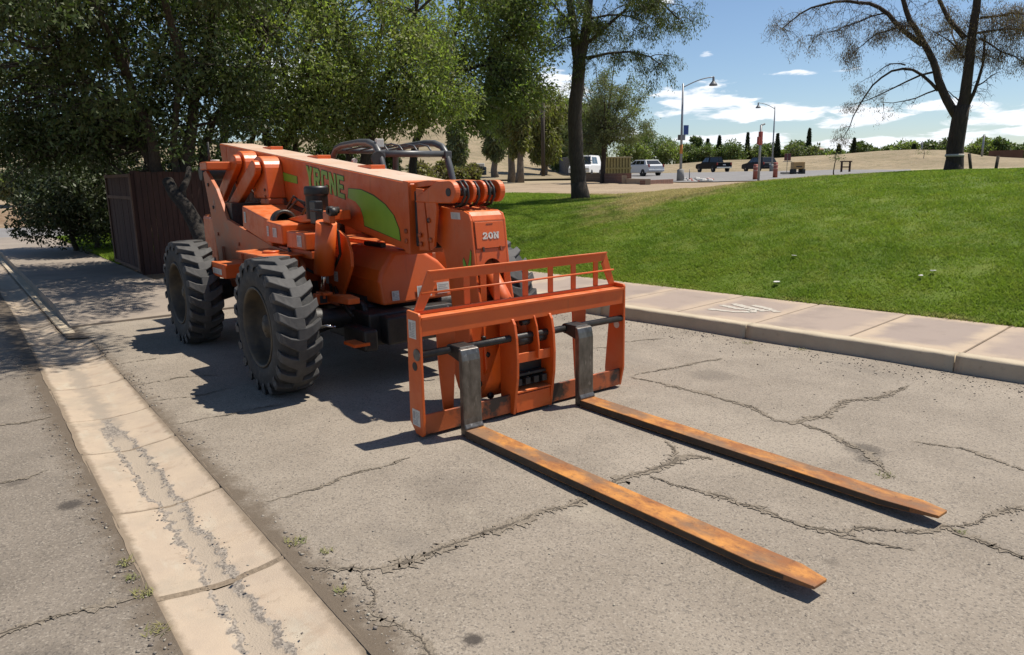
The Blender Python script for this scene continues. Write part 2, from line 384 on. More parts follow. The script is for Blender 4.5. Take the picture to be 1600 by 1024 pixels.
def ground_mat():
    n = NB('dirt'); lit = n.attr('litter'); dryg = n.attr('drygrass')
    f = n.noise(1.2, 7, .65); g = n.noise(22, 5, .7); k = n.noise(0.25, 5, .6)
    col = n.mix(n.rng(f, .3, .7), (0.33, 0.25, 0.168), (0.25, 0.188, 0.125)); col = n.mix(n.rng(k, .45, .65, 0, .6), col, (0.36, 0.28, 0.19))
    col = n.mix(n.rng(g, .5, .75, 0, .4), col, (0.17, 0.13, 0.09))
    leaf = n.mix(n.rng(n.noise(40, 4, .7), .4, .65), (0.13, 0.085, 0.05), (0.26, 0.165, 0.09))
    col = n.mix(n.math('MULTIPLY', lit, n.rng(f, .25, .55), clamp=True), col, leaf)
    dg = n.mix(n.rng(n.noise(0.5, 6, .7), .35, .65), (0.36, 0.30, 0.19), (0.26, 0.22, 0.135))
    col = n.mix(n.math('MULTIPLY', dryg, n.rng(n.noise(.12, 5, .6), .3, .5), clamp=True), col, dg)
    return n.done(col, 1.0, g, .5, .05)
M_DIRT = ground_mat()
def lawn_mat(name, mul):
    n = NB(name); dry = n.attr('dry'); f = n.noise(0.7, 6, .62); g = n.noise(9, 5, .7); k = n.noise(60, 4, .7); j = n.noise(2.6, 5, .65)
    def c(r, gg, b): return (r*mul, gg*mul, b*mul)
    col = n.mix(n.rng(f, .35, .65), c(.104, .168, .016), c(.145, .210, .022)); col = n.mix(n.rng(j, .42, .66, 0, .6), col, c(.178, .215, .030))
    col = n.mix(n.rng(g, .55, .75, 0, .5), col, c(.088, .14, .014)); col = n.mix(n.rng(k, .5, .8, 0, .25), col, c(.07, .11, .012))
    dd = n.math('ADD', dry, n.math('MULTIPLY', n.math('SUBTRACT', n.noise(1.1, 6, .7), .5), 1.3))
    col = n.mix(n.rng(dd, .35, .85, 0, .9), col, n.mix(n.rng(g, .35, .7), c(.36, .29, .135), c(.25, .21, .09)))
    if mul > 1.0:
        gm = n.N.new('ShaderNodeNewGeometry'); h = n.N.new('ShaderNodeHueSaturation')
        n.L.new(n.rng(gm.outputs['Random Per Island'], 0, 1, .8, 1.22, False), h.inputs['Value']); n.L.new(col, h.inputs['Color']); col = h.outputs[0]
    m = n.done(col, .75, k, .35, .02, spec=.25)
    if mul > 1.0:
        tr = n.N.new('ShaderNodeBsdfTranslucent'); n.L.new(col, tr.inputs[0]); ms = n.N.new('ShaderNodeMixShader'); ms.inputs[0].default_value = .4
        n.L.new(n.b.outputs[0], ms.inputs[1]); n.L.new(tr.outputs[0], ms.inputs[2]); n.L.new(ms.outputs[0], n.N['Material Output'].inputs[0])
    return m
M_LAWN = lawn_mat('lawn_turf', 1.06); M_BLADE = lawn_mat('grass_blade', 1.5)

# ------------------------------------------------------------------ setting: ground sheets
def kx(y): return 6.46+(6.13-y)*0.1            # front of the right kerb
def gl(y): return .455+.0135*np.minimum(y, 12)          # left and right edges of the gutter
def gr(y): return np.where(np.asarray(y) > 9.75, .962, 1.03+.0175*np.asarray(y))
def bump_z(x, y): return 0.004*np.sin(1.7*x+.6*y)+0.003*np.sin(3.1*y-1.3*x)
def ground_z(x, y):
    z = height(x, y)-0.02
    a = (1-ss(2.55, 2.78, x))*(1-ss(26, 27, y)); b = (1-ss(7.2, 7.7, x))*(1-ss(12.4, 12.9, y))
    c = (1-ss(11, 12, x))*ss(26.4, 27, y)*(1-ss(36.2, 37.5, y))
    low = np.clip(np.maximum(np.maximum(a, b), c), 0, 1)
    z = z*(1-low)-0.14*low
    return z+1.6*ss(37, 60, y)*(1-ss(6, 16, x))+0.05*np.sin(x*.7)*np.sin(y*.5+x*.2)*ss(37, 45, y)
xs = np.unique(np.concatenate([np.linspace(-1500, -60, 14), np.linspace(-60, -12, 17), np.linspace(-12, 45, 150), [2.55, 2.65, 2.78, 7.2, 7.45, 7.7], np.linspace(45, 140, 40), np.linspace(140, 1800, 14)]))
ys = np.unique(np.concatenate([np.linspace(-600, -20, 8), np.linspace(-20, 45, 150), [12.4, 12.65, 12.9, 26, 26.5, 27, 36.2, 37.5], np.linspace(45, 140, 44), np.linspace(140, 1900, 14)]))
g = structure(grid_mesh('ground', xs, ys, ground_z, M_DIRT))
co = np.array([v.co for v in g.data.vertices]); d_ = np.hypot(co[:, 0], co[:, 1])
set_attr(g, 'litter', np.clip(ss(13, 8, co[:, 0]-(co[:, 1]-14)*.25)*(1-ss(27, 36, d_))+ss(36, 38, co[:, 1])*(1-ss(41, 48, co[:, 1]))*(1-ss(6, 14, co[:, 0])), 0, 1))
set_attr(g, 'drygrass', ss(45, 75, d_))
def street_sheet():
    t = 1-np.linspace(1, 0, 50)**1.6; t = np.concatenate([t[:-1], [1.0]]); ys_ = np.linspace(-8, 27, 110); Y = np.repeat(ys_[:, None], 50, 1); X = -16+(gl(Y)+.012+16)*t[None]
    i = np.arange(50*110).reshape(110, 50); F = np.stack([i[:-1, :-1], i[:-1, 1:], i[1:, 1:], i[1:, :-1]], -1).reshape(-1, 4)
    return structure(np_mesh('street', np.stack([X, Y, bump_z(X, Y)], -1).reshape(-1, 3), F, M_STREET, smooth=True))
st = street_sheet()
structure(grid_mesh('cross_road', np.linspace(-60, 11.5, 30), np.linspace(27.0, 36.3, 10), lambda x, y: 0.0*x+0.002, M_ROAD))
def lot_sheet():
    t = np.linspace(0, 1, 60); ys_ = np.linspace(-8, 12.6, 150); Y = np.repeat(ys_[:, None], 60, 1); L0 = np.where(Y > 9.6, .972, np.minimum(1.03+.0175*Y, 1.21)-.012); X = L0+(kx(Y)+.03-L0)*t[None]
    Z = bump_z(X, Y)*ss(1.06, 1.5, X)
    i = np.arange(60*150).reshape(150, 60)
    F = np.stack([i[:-1, :-1], i[:-1, 1:], i[1:, 1:], i[1:, :-1]], -1).reshape(-1, 4)
    return structure(np_mesh('parking_lane', np.stack([X, Y, Z], -1).reshape(-1, 3), F, M_LOT, smooth=True))
lot = lot_sheet()

# valley gutter: concrete lengths between joints, dished, with a worn channel
def wob(y, a, b, c): return .5*np.sin(y*a+c)+.3*np.sin(y*b*1.7+c*2)+.2*np.sin(y*a*5.3+c*3)
_nzx = RNG.random((64, 4096))
def vnoise(x, y, s):
    """cheap value noise"""
    x = np.asarray(x)*s; y = np.asarray(y)*s; i = np.floor(x).astype(int); j = np.floor(y).astype(int); u = x-i; v = y-j; u = u*u*(3-2*u); v = v*v*(3-2*v)
    def h(a, b): return _nzx[a % 64, b % 4096]
    return (h(i, j)*(1-u)+h(i+1, j)*u)*(1-v)+(h(i, j+1)*(1-u)+h(i+1, j+1)*u)*v
def gutter():
    root = bpy.data.objects.new('gutter', None); COL.objects.link(root); root['kind'] = 'structure'; root['org'] = [0., 0., 0.]
    joints = [-6, -3.4, -.6, 1.15, 2.30, 3.215, 4.25, 5.37, 6.22, 7.3, 8.4, 9.6, 10.9, 13, 15.2, 17.5, 20, 22.5, 25, 27]
    for a, b in zip(joints[:-1], joints[1:]):
        gap = 0.012 if abs(a-3.215) < .01 else .005; gb = 0.012 if abs(b-3.215) < .01 else .005
        x0f = x1f = 0
        nx = 48 if (b > 1 and a < 8) else 20; ny = max(6, int((b-a)/(.016 if (b > 1 and a < 7) else .06)))
        X, Y = np.meshgrid(np.linspace(0, 1, nx), np.linspace(a+gap, b-gb, ny))
        XX = X; eL = gl(Y)+.008*wob(Y, 3, 5, 1)+.008*(vnoise(Y, Y*0, 9)-.5); eR = gr(Y)+.008*wob(Y, 2.6, 4, 2)+.008*(vnoise(Y, Y*0+9, 8)-.5)
        X = eL+(eR-eL)*X
        cx = .775+.006*Y+.022*wob(Y, 1.7, 2.3, 0.4); hw = 0.055+.012*wob(Y, 2.4, 3.7, 2)
        nz = vnoise(X, Y, 16)*.5+vnoise(X, Y, 40)*.3+vnoise(X, Y, 85)*.2
        d = np.abs(X-cx)-hw+(nz-.5)*.085
        band = ss(-.012, .002, d)*(1-ss(.012, .034, d))*(.45+.55*vnoise(X*0+X, Y, 5)); chan = 1-ss(-.014, -.004, d)
        k = 1-ss(5.2, 6.6, Y)                                       # far up the channel fades to a stain
        edge = np.clip(1-np.minimum(XX, 1-XX)*.56/.085, 0, 1); jn = np.clip(1-np.minimum(Y-a, b-Y)/.03, 0, 1)*(.9 if True else 0); edge = np.maximum(edge, jn)
        wear = np.maximum(band*k, 2*chan*(1-ss(6, 8, Y)*.6)*k)
        stain = np.clip((1-ss(0, .13, np.abs(X-cx)+(nz-.5)*.16))*(.45+.55*ss(4.5, 6.2, Y))*(1-.4*ss(8, 11, Y)), 0, 1)
        Z = -.030*(1-np.minimum(1, ((X-(eL+eR)/2)/((eR-eL)/2))**2))+.003*(nz-.5)-.010*k*chan-.007*k*band*(vnoise(X, Y, 90))
        lip = np.minimum(Y-(a+gap), (b-gb)-Y); Z = Z-.010*(1-ss(0, .022, lip))
        i = np.arange(nx*ny).reshape(ny, nx); F = np.stack([i[:-1, :-1], i[:-1, 1:], i[1:, 1:], i[1:, :-1]], -1).reshape(-1, 4)
        ob = np_mesh('gutter_slab', np.stack([X, Y, Z], -1).reshape(-1, 3), F, M_GUT, root, smooth=True)
        set_attr(ob, 'wear', wear.ravel()); set_attr(ob, 'stain', stain.ravel()); set_attr(ob, 'edge', edge.ravel())
    # dirt bed showing in the joints
    M_JD = mat('joint_dirt', (.24, .185, .13), (.15, .115, .08), 60, rough=1, bump=.6, bscale=100)
    for y in joints[1:-1]:
        l_, r_ = float(gl(y)), float(gr(y)); xs_ = np.linspace(l_, r_, 24); w_ = .020 if abs(y-3.215) < .01 else .008; V = []
        for x in xs_:
            z = -.030*(1-((x-(l_+r_)/2)/((r_-l_)/2))**2)-(.001 if w_ > .01 else .009)-(.004 if abs(x-.8) < .06 and y < 6 else 0)
            V += [(x, y-w_-random.uniform(0, .004), z-.004), (x, y+random.uniform(-.002, .002), z+.003), (x, y+w_+random.uniform(0, .004), z-.004)]
        i = np.arange(23)*3; F = np.concatenate([np.stack([i+k, i+3+k, i+4+k, i+1+k], -1) for k in (0, 1)]); np_mesh('joint_dirt', np.array(V), F, M_JD, root)
gutter()

# cracks: ragged strips of dirt-filled broken asphalt lying in the surface
CRACKS = [
 (0, .016, [(1.12, 3.04), (1.31, 2.84), (1.45, 2.8), (1.59, 2.8), (1.74, 2.81), (1.88, 2.8), (2.07, 2.78), (2.31, 2.81), (2.43, 2.79), (2.59, 2.79), (2.86, 2.82), (3.08, 2.79), (3.37, 2.8), (3.46, 2.82), (3.57, 2.73), (3.6, 2.66)]),
 (0, .012, [(3.37, 2.8), (3.53, 2.91), (3.62, 3.06)]),
 (0, .010, [(3.1, 2.74), (3.11, 2.58), (3.16, 2.39), (3.16, 2.18), (3.17, 1.94), (3.17, 1.78), (3.24, 1.65), (3.35, 1.61), (3.52, 1.51), (3.76, 1.37), (3.73, 1.17), (3.72, 1.03), (3.71, .78), (3.74, .3)]),
 (0, .010, [(3.76, 1.37), (3.91, 1.26), (4.03, 1.27), (4.27, 1.21), (4.61, 1.08)]),
 (0, .012, [(4.6, 4.3), (4.66, 4.03), (4.69, 3.58), (4.67, 3.15), (4.57, 2.84), (4.6, 2.73), (4.9, 2.66), (5.29, 2.73), (5.63, 2.65), (6.12, 2.63)]),
 (0, .012, [(4.6, 2.73), (4.58, 2.48), (4.48, 2.25), (4.29, 1.99), (4.16, 1.85)]),
 (0, .009, [(1.3, 2.85), (1.23, 2.62), (1.17, 2.55), (1.21, 2.46), (1.26, 2.34), (1.26, 2.25), (1.24, 2.15), (1.19, 2.0), (1.2, 1.8)]),
 (0, .006, [(1.13, 3.87), (1.26, 3.82), (1.52, 3.82), (1.72, 3.9), (1.97, 3.9), (2.17, 3.92)]),
 (0, .005, [(1.14, 5.62), (1.41, 5.56), (1.75, 5.57), (1.99, 5.53)]),
 (0, .007, [(4.82, 2.04), (4.95, 1.78), (4.84, 1.39), (4.75, 1.18)]),
 (0, .007, [(3.24, 1.65), (3.3, 1.53), (3.39, 1.36)]),
 (0, .008, [(4.63, 4.33), (5.21, 4.28), (5.52, 4.23), (5.75, 4.19)]),
 (0, .005, [(1.12, 6.96), (1.53, 6.98), (1.82, 6.79)]), (0, .005, [(1.15, 7.92), (1.58, 7.9)]), (0, .005, [(1.13, 6.35), (1.5, 6.28), (1.8, 6.3)]),

 (0, .004, [(4.9, 5.5), (5.3, 5.2), (5.5, 5.3), (6.0, 5.1)]),
 (1, .011, [(-1.2, 3.5), (-.5, 3.38), (-.16, 3.33), (-.03, 3.31), (.09, 3.29), (.22, 3.27), (.35, 3.25), (.46, 3.25)]),
 (1, .007, [(-.8, 6.7), (0, 6.52), (.15, 6.44), (.34, 6.37), (.5, 6.44)]), (1, .005, [(-.2, 5.3), (.0, 5.1), (.2, 5.12), (.33, 5.2)])]
def crack(parent, w, pts):
    P = np.array(pts, float); seg = np.linalg.norm(np.diff(P, axis=0), axis=1); s = np.concatenate([[0], np.cumsum(seg)]); n = max(8, int(s[-1]/.010))
    q = np.linspace(0, s[-1], n); C = np.stack([np.interp(q, s, P[:, 0]), np.interp(q, s, P[:, 1])], -1)
    j = np.cumsum(RNG.normal(0, .0038, (n, 2)), 0); j -= np.linspace(0, 1, n)[:, None]*j[-1]; C += j+RNG.normal(0, .0022, (n, 2))
    T = np.gradient(C, axis=0); T /= np.linalg.norm(T, axis=1)[:, None]+1e-9; Nn = np.stack([-T[:, 1], T[:, 0]], -1)
    ww = w*np.clip(.35+1.1*vnoise(q, q*0+3, 7)+RNG.normal(0, .28, n), .12, 2.0)*np.minimum(1, np.minimum(q, s[-1]-q)/.12+.15)
    CRACK_PTS.append(np.column_stack([C, ww]))
    for name, mul, dz, m in (('crumbled_edge', 2.0, .0045, M_CRUMB), ('crack', .50, .0065, M_CRACK)):
        brk = 1.0 if name != 'crack' else np.clip((vnoise(q, q*0+w*99, 16)-.22)*2.2, .05, 1.2)      # the open part comes and goes
        k = ww*mul*brk*np.clip(1+RNG.normal(0, .42, n), .08, 2.0); k2 = ww*mul*brk*np.clip(1+RNG.normal(0, .42, n), .08, 2.0)
        A = C+Nn*k[:, None]; B = C-Nn*k2[:, None]; V = np.empty((2*n, 3)); V[0::2, :2] = A; V[1::2, :2] = B; V[:, 2] = bump_z(V[:, 0], V[:, 1])+dz
        i = np.arange(n-1)*2; np_mesh(name, V, np.stack([i, i+2, i+3, i+1], -1), m, parent)
CRACK_PTS = []
for side, w, p in CRACKS: crack(lot if side == 0 else st, w, p)

# right pavement: kerb lengths and paving slabs
def right_pavement():
    root = bpy.data.objects.new('pavement', None); COL.objects.link(root); root['kind'] = 'structure'; root['org'] = [0., 0., 0.]
    ang = math.atan2(0.1, 1.0); d = np.array([-math.sin(ang), math.cos(ang)]); nrm = np.array([math.cos(ang), math.sin(ang)])
    j = [4.545+0.99*k for k in range(-11, 7)]
    mb = MB(); Lk = 0.985/math.cos(ang)
    mb.box(0, 1.57, 0.006, Lk-.006, -.06, 0); me = None
    Mz = Matrix.Rotation(ang, 4, 'Z')
    for y in j:
        if me is None:
            ob = mb.build('paving_slab', M_SLAB, root, bevel=.014, seg=2); me = ob.data
        else:
            ob = ob.copy(); COL.objects.link(ob)
        ob.location = (kx(y)+.155*nrm[0], y+.155*nrm[1], .150+random.uniform(-.002, .002)); ob.rotation_euler = (0, 0, ang)
    me = None; Ls = 1.98/math.cos(ang)
    kp = [(0.0, -.12), (0.020, .125), (0.024, .138), (.034, .148), (.048, .152), (.150, .154), (.150, -.12)]
    for k in range(-5, 4):
        y = 4.56+1.98*k
        m_ = MB()
        nseg = 24; vs = []
        for q in range(nseg+1):
            yy = .006+(Ls-.012)*q/nseg
            for (u, w) in kp:
                vs.append((u+random.uniform(-.002, .002), yy, w+(random.uniform(-.0025, .0025) if w > 0 else 0)))
        nk = len(kp); fs = [(a*nk+b, a*nk+b+1, (a+1)*nk+b+1, (a+1)*nk+b) for a in range(nseg) for b in range(nk-1)]
        fs += [tuple(range(nk)), tuple(range(nseg*nk, nseg*nk+nk))[::-1]]
        m_.add(vs, fs, True); o = m_.build('kerb_section', M_KERB, root)
        o.location = (kx(y), y, 0); o.rotation_euler = (0, 0, ang)
    mp = mat('white_spray_paint', (.45, .42, .36), (.37, .32, .265), 22, .38, .60, rough=.8)
    # sprayed white marks on one slab
    def mark(pts, w):
        P = np.array(pts); n = 26; s = np.linspace(0, 1, len(P)); q = np.linspace(0, 1, n)
        C = np.stack([np.interp(q, s, P[:, 0]), np.interp(q, s, P[:, 1])], -1); T = np.gradient(C, axis=0); T /= np.linalg.norm(T, axis=1)[:, None]
        Nn = np.stack([-T[:, 1], T[:, 0]], -1); k = w*(1+RNG.normal(0, .2, n))
        V = np.zeros((2*n, 3)); V[0::2, :2] = C+Nn*k[:, None]; V[1::2, :2] = C-Nn*k[:, None]; V[:, 2] = .1532; i = np.arange(n-1)*2
        np_mesh('paint_mark', V, np.stack([i, i+2, i+3, i+1], -1), mp, root)
    mark([(7.10, 5.40), (7.16, 5.10), (7.30, 4.95), (7.42, 5.0)], .042); mark([(7.42, 5.46), (7.36, 5.2), (7.40, 5.02)], .045)
    mark([(7.60, 5.42), (7.50, 5.12), (7.46, 4.86)], .05); mark([(7.68, 5.2), (7.62, 4.95), (7.50, 4.74)], .045)
right_pavement()
# left pavement beyond the machine
def left_pavement():
    root = bpy.data.objects.new('left_pavement', None); COL.objects.link(root); root['kind'] = 'structure'; root['org'] = [0., 0., 0.]
    y = 10.35; k = 0
    while y < 27:
        L_ = 1.6; z1 = .12*min(1, .25+max(0, (y-10.4))/1.5); z2 = .12*min(1, .25+max(0, (y+L_-10.4))/1.5)
        m_ = MB().box(1.098, 2.76 if y > 12.6 else 6.05, y+.008, y+L_-.008, -.16, 0); vs = []
        for p in m_.v:
            vs.append((p[0], p[1], p[2] if p[2] < 0 else (z1 if p[1] < y+.5*L_ else z2)-.003))
        m_.v = vs; m_.build('paving_slab', M_SLAB_L, root, bevel=.006)
        y += L_; k += 1
    y = 10.0
    while y < 27:
        z1 = .12*float(ss(9.8, 11.4, y)); z2 = .12*float(ss(9.8, 11.4, y+1.5)); y2 = y+1.49
        poly = [(.965, -.1), (.985, .93), (1.0, 1.0), (1.112, 1.0), (1.112, -.1)]
        vs = [(x, yy, (zz if z < 0 else max(z*zz, .004))) for yy, zz in ((y, z1), (y2, z2)) for x, z in poly for zz in ([-.1] if z < 0 else [zz])]
        MB().add(vs, [(0, 1, 2, 3, 4), (9, 8, 7, 6, 5)]+[(i, (i+1) % 5, 5+(i+1) % 5, 5+i) for i in range(5)]).build('kerb_section', M_KERB, root, bevel=.015)
        y += 1.5
left_pavement()

# lawn: turf sheet and its blades
def lawn_inner(az_px):
    """where a bearing crosses the back edge of the pavement"""
    d = ray(az_px, 300); d = d[:2]/np.hypot(*d[:2])
    # x = 8.03 + (7.62-y)*0.112
    t = (8.03+7.62*.112)/(d[0]+.112*d[1]); return t
def lawn_outer(px): return np.interp(px, [560, 700, 800, 900, 960, 1100, 1200, 1300, 1500, 1600, 1900, 2300], [24, 26, 27, 24, 23, 30, 33, 34, 31, 29, 27, 25])
def dryness(x, y):
    px = px_of(x, y); d = np.hypot(x, y); r = (d-8)/(lawn_outer(px)-8)
    v = ss(.20, .55, r)*ss(800, 940, px)*(1-ss(1260, 1520, px))*(.55+.35*ss(930, 1050, px))+ss(.93, 1.0, r)*.35
    e = np.abs(x-(8.03+(7.62-y)*.112)); return np.clip(v+.45*(1-ss(.02, .22, e)), 0, 1)
def px_of(x, y):
    a = np.arctan2(x, y)-_y; return 800+FOC/math.cos(_p)*np.tan(np.clip(a, -1.2, 1.2))+6
def lawn():
    nA, nR = 150, 90; pxs = np.concatenate([np.linspace(640, 1500, 100), np.linspace(1520, 6200, 50)])
    V = []
    for p in pxs:
        d = ray(p, 300); d = d[:2]/np.hypot(*d[:2]); a = lawn_inner(p); b = lawn_outer(p)+.8*math.sin(p*.031)+.5*math.sin(p*.11)
        for s in np.linspace(0, 1, nR):
            t = a+(max(b, a+1)-a)*s; V.append((d[0]*t, d[1]*t))
    V = np.array(V); edge = np.tile(np.linspace(0, 1, nR), nA); z = height(V[:, 0], V[:, 1])+.006-.035*ss(.985, 1.0, edge)
    i = np.arange(nA*nR).reshape(nA, nR); F = np.stack([i[:-1, :-1], i[1:, :-1], i[1:, 1:], i[:-1, 1:]], -1).reshape(-1, 4)
    o = structure(np_mesh('lawn', np.column_stack([V, z]), F, M_LAWN, smooth=True)); set_attr(o, 'dry', dryness(V[:, 0], V[:, 1]))
    # blades
    n = 520000; px = RNG.uniform(690, 1720, n); u = RNG.random(n)
    d = np.array([ray(p, 300)[:2] for p in (690, 1720)]); D = FW[:2]*FOC+RT[:2]*(px[:, None]-800); D /= np.linalg.norm(D, axis=1)[:, None]
    a = (8.03+7.62*.112)/(D[:, 0]+.112*D[:, 1]); b = lawn_outer(px); t = a*(b/a)**(u**1.0)-.03
    x = D[:, 0]*t+RNG.normal(0, .02, n); y = D[:, 1]*t+RNG.normal(0, .02, n)
    keep = vnoise(x, y, 2.2)*.6+vnoise(x, y, 7)*.4 > RNG.uniform(.05, .55, n); x, y, t = x[keep], y[keep], t[keep]; n = len(x)
    h = (.022+.026*RNG.random(n))*(0.7+.7*vnoise(x, y, 3)); w = .0035+.00045*t; ang = RNG.uniform(0, 2*np.pi, n); lean = RNG.normal(0, .8, (n, 2))*h[:, None]
    z = height(x, y)-.002
    V = np.empty((n, 3, 3)); V[:, 0] = np.stack([x-w*np.cos(ang), y-w*np.sin(ang), z], -1); V[:, 1] = np.stack([x+w*np.cos(ang), y+w*np.sin(ang), z], -1)
    V[:, 2] = np.stack([x+lean[:, 0], y+lean[:, 1], z+h], -1)
    o = stuff(np_mesh('grass', V.reshape(-1, 3), np.arange(3*n).reshape(-1, 3), M_BLADE)); set_attr(o, 'dry', np.repeat(dryness(x, y), 3))
    tag(o, 'short green lawn grass growing on the slope behind the right pavement', 'grass')
lawn()
# strip of grass by the left pavement
def left_grass():
    o = structure(grid_mesh('grass_strip', np.linspace(2.78, 4.6, 12), np.linspace(16.6, 26.5, 30), lambda x, y: height(x, y)+.006, M_LAWN)); set_attr(o, 'dry', np.zeros(len(o.data.vertices)))
    n = 60000; x = RNG.uniform(2.74, 4.6, n); y = RNG.uniform(16.6, 26, n); h = .04+.06*RNG.random(n); a = RNG.uniform(0, 6.28, n); w = .011; z = height(x, y); l = RNG.normal(0, .5, (n, 2))*h[:, None]
    V = np.empty((n, 3, 3)); V[:, 0] = np.stack([x-w*np.cos(a), y-w*np.sin(a), z], -1); V[:, 1] = np.stack([x+w*np.cos(a), y+w*np.sin(a), z], -1); V[:, 2] = np.stack([x+l[:, 0], y+l[:, 1], z+h], -1)
    o = stuff(np_mesh('grass', V.reshape(-1, 3), np.arange(3*n).reshape(-1, 3), M_BLADE)); set_attr(o, 'dry', np.full(3*n, .1))
    tag(o, 'small patch of green grass between the left pavement and the wooden enclosure', 'grass')
left_grass()
# loose stones along the gutter and over the lane
def gravel():
    base = np.array([(1, 0, 0), (-1, 0, 0), (0, 1, 0), (0, -1, 0), (0, 0, 1), (0, 0, -1)], float)
    tri = np.array([(0, 2, 4), (2, 1, 4), (1, 3, 4), (3, 0, 4), (2, 0, 5), (1, 2, 5), (3, 1, 5), (0, 3, 5)])
    def lay(n, xf, yf, s0, s1):
        y = yf(n); x = xf(n, y); s = s0+(s1-s0)*RNG.random(n)**3; S = s[:, None]*RNG.uniform(.6, 1.3, (n, 3)); S[:, 2] *= .7; a = RNG.uniform(0, 6.28, n)
        P = base[None]*S[:, None]; c, q = np.cos(a)[:, None], np.sin(a)[:, None]
        P = np.stack([P[..., 0]*c-P[..., 1]*q, P[..., 0]*q+P[..., 1]*c, P[..., 2]], -1)+np.stack([x, y, bump_z(x, y)+S[:, 2]*.5], -1)[:, None]
        return P.reshape(-1, 3), n
    A = np.concatenate(CRACK_PTS); A = A[A[:, 2] > .004]
    def lay_crack(n):
        p = A[RNG.choice(len(A), n, p=A[:, 2]/A[:, 2].sum())]; ox = RNG.normal(0, 1, n)*p[:, 2]*2.0; oy = RNG.normal(0, 1, n)*p[:, 2]*2.0
        return lay(n, lambda n_, y: p[:, 0]+ox, lambda n_: p[:, 1]+oy, .0015, .0065)
    parts = [lay(650, lambda n, y: 1.14+np.abs(RNG.normal(0, .06, n)), lambda n: RNG.uniform(1.2, 9, n), .003, .012),
             lay(700, lambda n, y: .49-np.abs(RNG.normal(0, .06, n)), lambda n: RNG.uniform(2, 9, n), .003, .011),
             lay(180, lambda n, y: .80+RNG.choice([-1, 1], n)*(.075+RNG.normal(0, .018, n)), lambda n: RNG.uniform(1.5, 5.2, n), .003, .010),
             lay(1600, lambda n, y: RNG.uniform(1.2, 6.5, n), lambda n: RNG.uniform(1, 9, n), .002, .007),
             lay(1500, lambda n, y: kx(y)-np.abs(RNG.normal(0.02, .35, n)), lambda n: RNG.uniform(1.5, 7, n), .003, .011),
             lay(500, lambda n, y: RNG.uniform(-1.5, .5, n), lambda n: RNG.uniform(2.5, 9, n), .002, .007),
             lay_crack(2600),
             lay(260, lambda n, y: 1.22+RNG.uniform(-.12, .12, n), lambda n: RNG.normal(2.5, .25, n), .002, .009)]
    V = np.concatenate([p for p, _ in parts]); n = len(V)//6
    F = (tri[None]+6*np.arange(n)[:, None, None]).reshape(-1, 3)
    m = mat('loose_stone', (.23, .20, .165), rough=.95, island=.6)
    tag(stuff(np_mesh('gravel', V, F, m)), 'loose crumbs of stone along the gutter and kerb edges', 'gravel')
gravel()
def weeds():
    V = []
    for (x, y, r, n) in ((1.17, 3.30, .05, 60), (.47, 3.62, .04, 45), (.48, 3.28, .045, 50), (.46, 2.95, .05, 60), (.47, 3.45, .03, 30), (4.14, 1.86, .05, 50), (1.25, 3.12, .03, 25), (3.74, 1.30, .03, 20), (1.16, 2.75, .03, 25), (6.45, 4.4, .05, 30), (6.6, 3.9, .06, 30)):
        for _ in range(n):
            a = random.uniform(0, 6.28); q = r*random.random()**.5; bx, by = x+q*math.cos(a), y+q*math.sin(a); l = random.uniform(.012, .035); b = random.uniform(0, 6.28); w = .003
            V += [(bx-w*math.sin(b), by+w*math.cos(b), .003), (bx+w*math.sin(b), by-w*math.cos(b), .003), (bx+l*math.cos(b), by+l*math.sin(b), .004+l*random.uniform(.2, .9))]
    V = np.array(V)
    tag(stuff(np_mesh('weeds', V, np.arange(len(V)).reshape(-1, 3), mat('weed_leaf', (.10, .13, .03), (.22, .19, .07), 9, rough=.8))), 'small green weeds sprouting in the cracks beside the gutter', 'weeds')
weeds()

# dry hills in the distance
def hill(name, prof, d0, d1, zn, m):
    pxs = np.array([p for p, _ in prof], float); q = np.linspace(pxs[0], pxs[-1], 160); ny_ = np.interp(q, pxs, [v for _, v in prof])
    V = []
    for k, p in enumerate(q):
        d = ray(p, 300); d = d[:2]/np.hypot(*d[:2]); hz = 274-math.tan(math.radians(1.0))*(p-800)
        top = 1.75+(hz-ny_[k])*(d1*abs(d@FW[:2])/math.hypot(*FW[:2]))/FOC/ (1.0)
        for s in np.linspace(0, 1.35, 28):
            t = d0+(d1-d0)*s; w = float(ss(0, 1, s)) if s <= 1 else 1-.5*(s-1); zz = zn(p)+(top-zn(p))*w
            V.append((d[0]*t, d[1]*t, zz+.12*math.sin(p*.05+s*9)*w*(1-s*.6)))
    i = np.arange(len(q)*28).reshape(len(q), 28); F = np.stack([i[:-1, :-1], i[1:, :-1], i[1:, 1:], i[:-1, 1:]], -1).reshape(-1, 4)
    return structure(np_mesh(name, np.array(V), F, m, smooth=True))
def hill_mat():
    n = NB('dry_grass_hill'); f = n.noise(.12, 7, .65); g = n.noise(.5, 6, .7); k = n.noise(1.6, 6, .75)
    col = n.mix(n.rng(f, .35, .65), (.32, .25, .160), (.24, .19, .12)); col = n.mix(n.rng(g, .46, .66, 0, .8), col, (.19, .16, .09)); col = n.mix(n.rng(k, .50, .68, 0, .75), col, (.12, .11, .055))
    return n.done(col, 1.0, k, .6, .3)
M_HILL = hill_mat()
hill('dry_hill', [(930, 262), (1037, 258), (1130, 252), (1240, 247), (1326, 241), (1424, 235), (1480, 237), (1525, 244), (1600, 249), (1800, 252), (2300, 255)], 92, 130, lambda p: 1.6, M_HILL)
hill('hillside', [(-500, 240), (-200, 246), (0, 243), (200, 236), (400, 226), (600, 205), (700, 186), (760, 192), (830, 228), (900, 262)], 62, 170, lambda p: 1.4, M_HILL)
